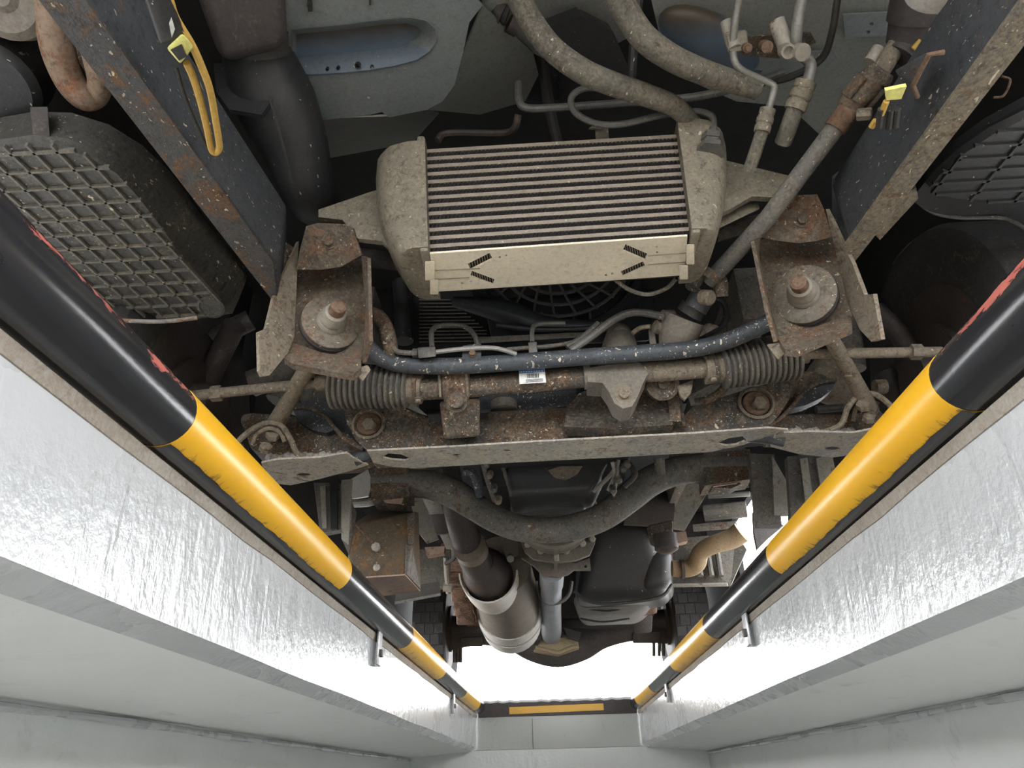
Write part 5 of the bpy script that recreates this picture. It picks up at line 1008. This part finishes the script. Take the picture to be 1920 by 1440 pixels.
for i in range(19):
    a = math.pi + math.pi * i / 18; e = math.sin(math.pi * i / 18)
    p = P0 + (sd * math.cos(a) + (-up if up.z > 0 else up) * -math.sin(a)) * r * 1.06
    rg = g.ring([p + d * .02 * e, p + d * (.02 + .15 * e), p + d * (.02 + .15 * e) + (p - P0).normalized() * .006, p + d * .02 * e + (p - P0).normalized() * .006])
    if pr: g.bridge(pr, rg)
    else: g.face(rg)
    pr = rg
g.face(pr); part('heat_shield_band', g, 'band', mf, label='pale curved heat shield band')
part('end_band', ptube(MB(), [(954, 1138, 3.42), (956, 1150, 3.52)], [122, 121], 32, straight=True), 'band', mf); part('end_band', ptube(MB(), [(956, 1154, 3.56), (959, 1168, 3.68)], [120, 112], 32, straight=True), 'band', mf)
part('band_clamp', ptube(MB(), [(970, 1166, 3.4), (992, 1158, 3.4), (996, 1148, 3.4)], 8, 8), 'exhaust', mf); part('clamp_bolt', ptube(MB(), [(988, 1150, 3.4), (1000, 1162, 3.4)], 8, 8), 'greysteel', mf)
part('hanger_bracket', MB().sheet(outl([(938, 1020), (970, 1016), (972, 1040), (950, 1046)], lambda x, y: V(x, y, 2.7)), .02), 'muffler', mf); part('bracket_bolt', MB().lathe(V(957, 1046, 2.7), Vector((0, -.8, -.6)), [(.014, -.01), (.014, .01), (.008, .012)], 8), 'nutgrey', mf)
# ---- fuel tank and filler
ft = part('fuel_tank', MB().hexa([V(1076, 1128, 3.15), V(1256, 1122, 3.15), V(1258, 1140, 3.6), V(1078, 1150, 3.6), V(1108, 975, 3.05), V(1222, 968, 3.05), V(1262, 1000, 3.6), V(1080, 1000, 3.6)], bev=.06, seg=5), 'tank', smooth=60, label='smooth black plastic fuel tank')
part('tank_side', MB().hexa([V(1200, 1112, 3.12), V(1258, 1100, 3.12), V(1264, 1130, 3.6), V(1200, 1136, 3.6), V(1205, 1030, 3.1), V(1262, 1030, 3.1), V(1264, 1030, 3.6), V(1205, 1030, 3.6)], bev=.045, seg=4), 'tank', ft, smooth=60)
part('tank_sump', MB().hexa([V(1080, 1154, 3.45), V(1196, 1150, 3.45), V(1200, 1172, 3.8), V(1092, 1176, 3.8), V(1072, 1108, 3.3), V(1240, 1112, 3.3), V(1236, 1130, 3.8), V(1076, 1130, 3.8)], bev=.04, seg=4), 'tanklit', ft, smooth=60, label='black tank underside coloured paler as if lit')
part('tank_seam', ptube(MB(), [(1076, 1108, 3.12), (1100, 1126, 3.12), (1136, 1132, 3.12), (1190, 1128, 3.12), (1240, 1118, 3.12), (1260, 1096, 3.12)], 6, 8), 'tank', ft)
for q in ([(1104, 1142), (1140, 1146), (1170, 1140)], [(1088, 1160), (1130, 1166), (1180, 1160)]): part('tank_groove', ptube(MB(), [(x, y, 3.42) for x, y in q], 4, 6), 'tank', ft)
part('filler_hose', ptube(MB(), [(1260, 1066, 3.0), (1290, 1066, 3.0), (1306, 1056, 2.98), (1314, 1036, 2.95), (1336, 1022, 2.92), (1372, 1010, 2.9), (1390, 998, 2.88)], [30, 32, 34, 32, 34, 38, 40], 16), 'filler', label='tan fuel filler hose'); part('filler_clamp', ptube(MB(), [(1276, 1067, 2.99), (1282, 1067, 2.99)], 36, 16), 'exhaust')
# ---- battery box on the left
bx = part('battery_box', MB().hexa([V(650, 1085, 2.0), V(762, 1078, 2.0), V(790, 1108, 2.25), V(680, 1120, 2.25), V(655, 985, 2.0), V(770, 960, 2.0), V(785, 960, 2.25), V(700, 955, 2.25)], bev=.008), 'orangebox', label='rusty orange brown box hung beside the chassis')
part('box_bottom', MB().sheet([V(652, 1086, 1.99), V(760, 1079, 1.99), V(788, 1109, 2.24), V(684, 1122, 2.24)], .004), 'pinkrust', bx); part('box_side', MB().sheet([V(763, 1020, 1.995), V(772, 1025, 2.0), V(789, 1105, 2.22), V(762, 1076, 1.99)], .004), 'greysteel', bx)
part('corner_strap', MB().sheet(outl([(763, 965), (777, 960), (776, 1020), (765, 1022)], lambda x, y: V(x, y, 1.985)), .006), 'mudrust', bx)
part('hold_down_rod', MB().tube([V(648, 960, 1.95), V(703, 1022, 1.97)], .004, 6), 'boltrust', bx); part('rod_nut', MB().lathe(V(705, 1026, 1.975), -Y1, [(.012, -.005), (.012, .008), (.008, .01)], 8), 'mudplate', bx); part('mud_spot', MB().lathe(V(706, 1064, 1.985), -Y1, [(.010, 0), (.004, .004)], 8), 'mudplate', bx)
part('box_shelf', MB().sheet([V(740, 1128, 2.2), V(826, 1112, 2.3), V(824, 1090, 2.6), V(744, 1104, 2.5)], .008), 'greysteel')
# ---- side structure behind the control arms
for q, mt, Y in (([(588, 905), (655, 905), (655, 990), (600, 1000)], 'greysteel', 1.9), ([(618, 900), (632, 900), (632, 992), (620, 992)], 'dark', 1.885), ([(600, 912), (610, 910), (612, 990), (604, 990)], 'palemetal', 1.885), ([(640, 900), (660, 898), (652, 1020), (640, 1010)], 'palemetal', 1.87),
                 ([(1406, 850), (1452, 852), (1466, 985), (1420, 985)], 'greysteel', 1.95), ([(1448, 854), (1474, 900), (1478, 966), (1452, 966)], 'palemetal', 1.94), ([(1476, 856), (1540, 850), (1560, 960), (1484, 985)], 'greysteel', 2.0), ([(1500, 860), (1514, 858), (1524, 930), (1510, 940)], 'palemetal', 1.99), ([(1530, 860), (1560, 850), (1570, 900), (1540, 920)], 'palemetal', 1.99)):
    part('side_panel', MB().sheet(outl(q, lambda x, y: V(x, y, Y)), .03 if mt == 'greysteel' else .01, d=Y1), mt)
part('sheet_cover', MB().sheet(outl([(655, 900), (690, 880), (698, 905), (690, 930), (660, 935)], lambda x, y: V(x, y, 2.3)), .01), 'band'); part('side_tube', ptube(MB(), [(655, 944, 2.2), (690, 942, 2.2), (715, 935, 2.2)], 16, 10), 'pipealu')
part('frame_web', MB().sheet(outl([(652, 925), (668, 960), (654, 1040), (640, 1010)], lambda x, y: V(x, y, 1.95)), .008), 'greysteel')
part('dark_tray', MB().hexa([V(790, 925, 2.6), V(870, 920, 2.6), V(862, 1000, 2.7), V(810, 1004, 2.7), V(790, 925, 2.9), V(870, 920, 2.9), V(862, 1000, 2.9), V(810, 1004, 2.9)], bev=.02), 'tank')
part('side_member', MB().sheet(outl([(775, 1030), (845, 1030), (842, 1100), (790, 1112)], lambda x, y: V(x, y, 2.8)), .02), 'greysteel'); part('cylinder_reservoir', ptube(MB(), [(1170, 950, 2.7), (1260, 955, 2.7)], 70, 18), 'exhaust')
# right rear inner fender: corrugated guard, tubes, cross bars; daylight shows between
gd = part('mud_guard', MB().sheet([V(1262, 1100, 3.4), V(1370, 1098, 3.3), V(1400, 1030, 3.3), V(1380, 1000, 3.35), V(1262, 1010, 3.4)], .01), 'greysteel', label='corrugated grey mud guard plate')
for x in (1306, 1326, 1344): part('guard_corrugation', ptube(MB(), [(x, 1030, 3.32), (x + 8, 1080, 3.3)], 11, 8), 'greysteel', gd)
part('guard_edge', ptube(MB(), [(1262, 1098, 3.32), (1364, 1096, 3.25)], 7, 8, straight=True), 'palemetal', gd)
for a, b, w, mt in (((1328, 930), (1406, 926), 10, 'pipealu'), ((1320, 962), (1400, 955), 30, 'greysteel'), ((1300, 990), (1380, 984), 14, 'greysteel'), ((1330, 912), (1404, 908), 12, 'rail')):
    part('bed_cross_bar', ptube(MB(), [(*a, 3.2), (*b, 3.15)], w, 10, straight=True), mt)
part('fender_edge', MB().sheet(outl([(1412, 960), (1470, 985), (1440, 1010), (1420, 1030), (1414, 1000)], lambda x, y: V(x, y, 2.9)), .02), 'exhaust')
part('side_sky_block', MB().box(Vector((-.84, 2.75, .52)), .012, .85, .2), 'dark'); part('side_sky_block', MB().box(Vector((.92, 2.3, .52)), .012, .32, .2), 'dark'); part('side_sky_block', MB().box(Vector((.92, 4.3, .52)), .012, .7, .22), 'dark'); part('side_sky_block', MB().box(Vector((-.84, 4.3, .52)), .012, .7, .22), 'dark')  # dark panels added along the sides to block the sky in the gaps

part('bed_backdrop', MB().box(Vector((.04, 4.62, .60)), .44, .03, .235, bev=.01), 'axle'); part('bed_backdrop', MB().box(Vector((.04, 3.9, .72)), .8, .04, .1, bev=.01), 'axle')  # dark backdrop added under the bed to block sky above the axle
part('side_panel', MB().sheet(outl([(1396, 822), (1500, 815), (1490, 900), (1404, 900)], lambda x, y: V(x, y, 2.2)), .01, d=Y1), 'dark')  # dark panel added only to fill a bright gap, supports nothing
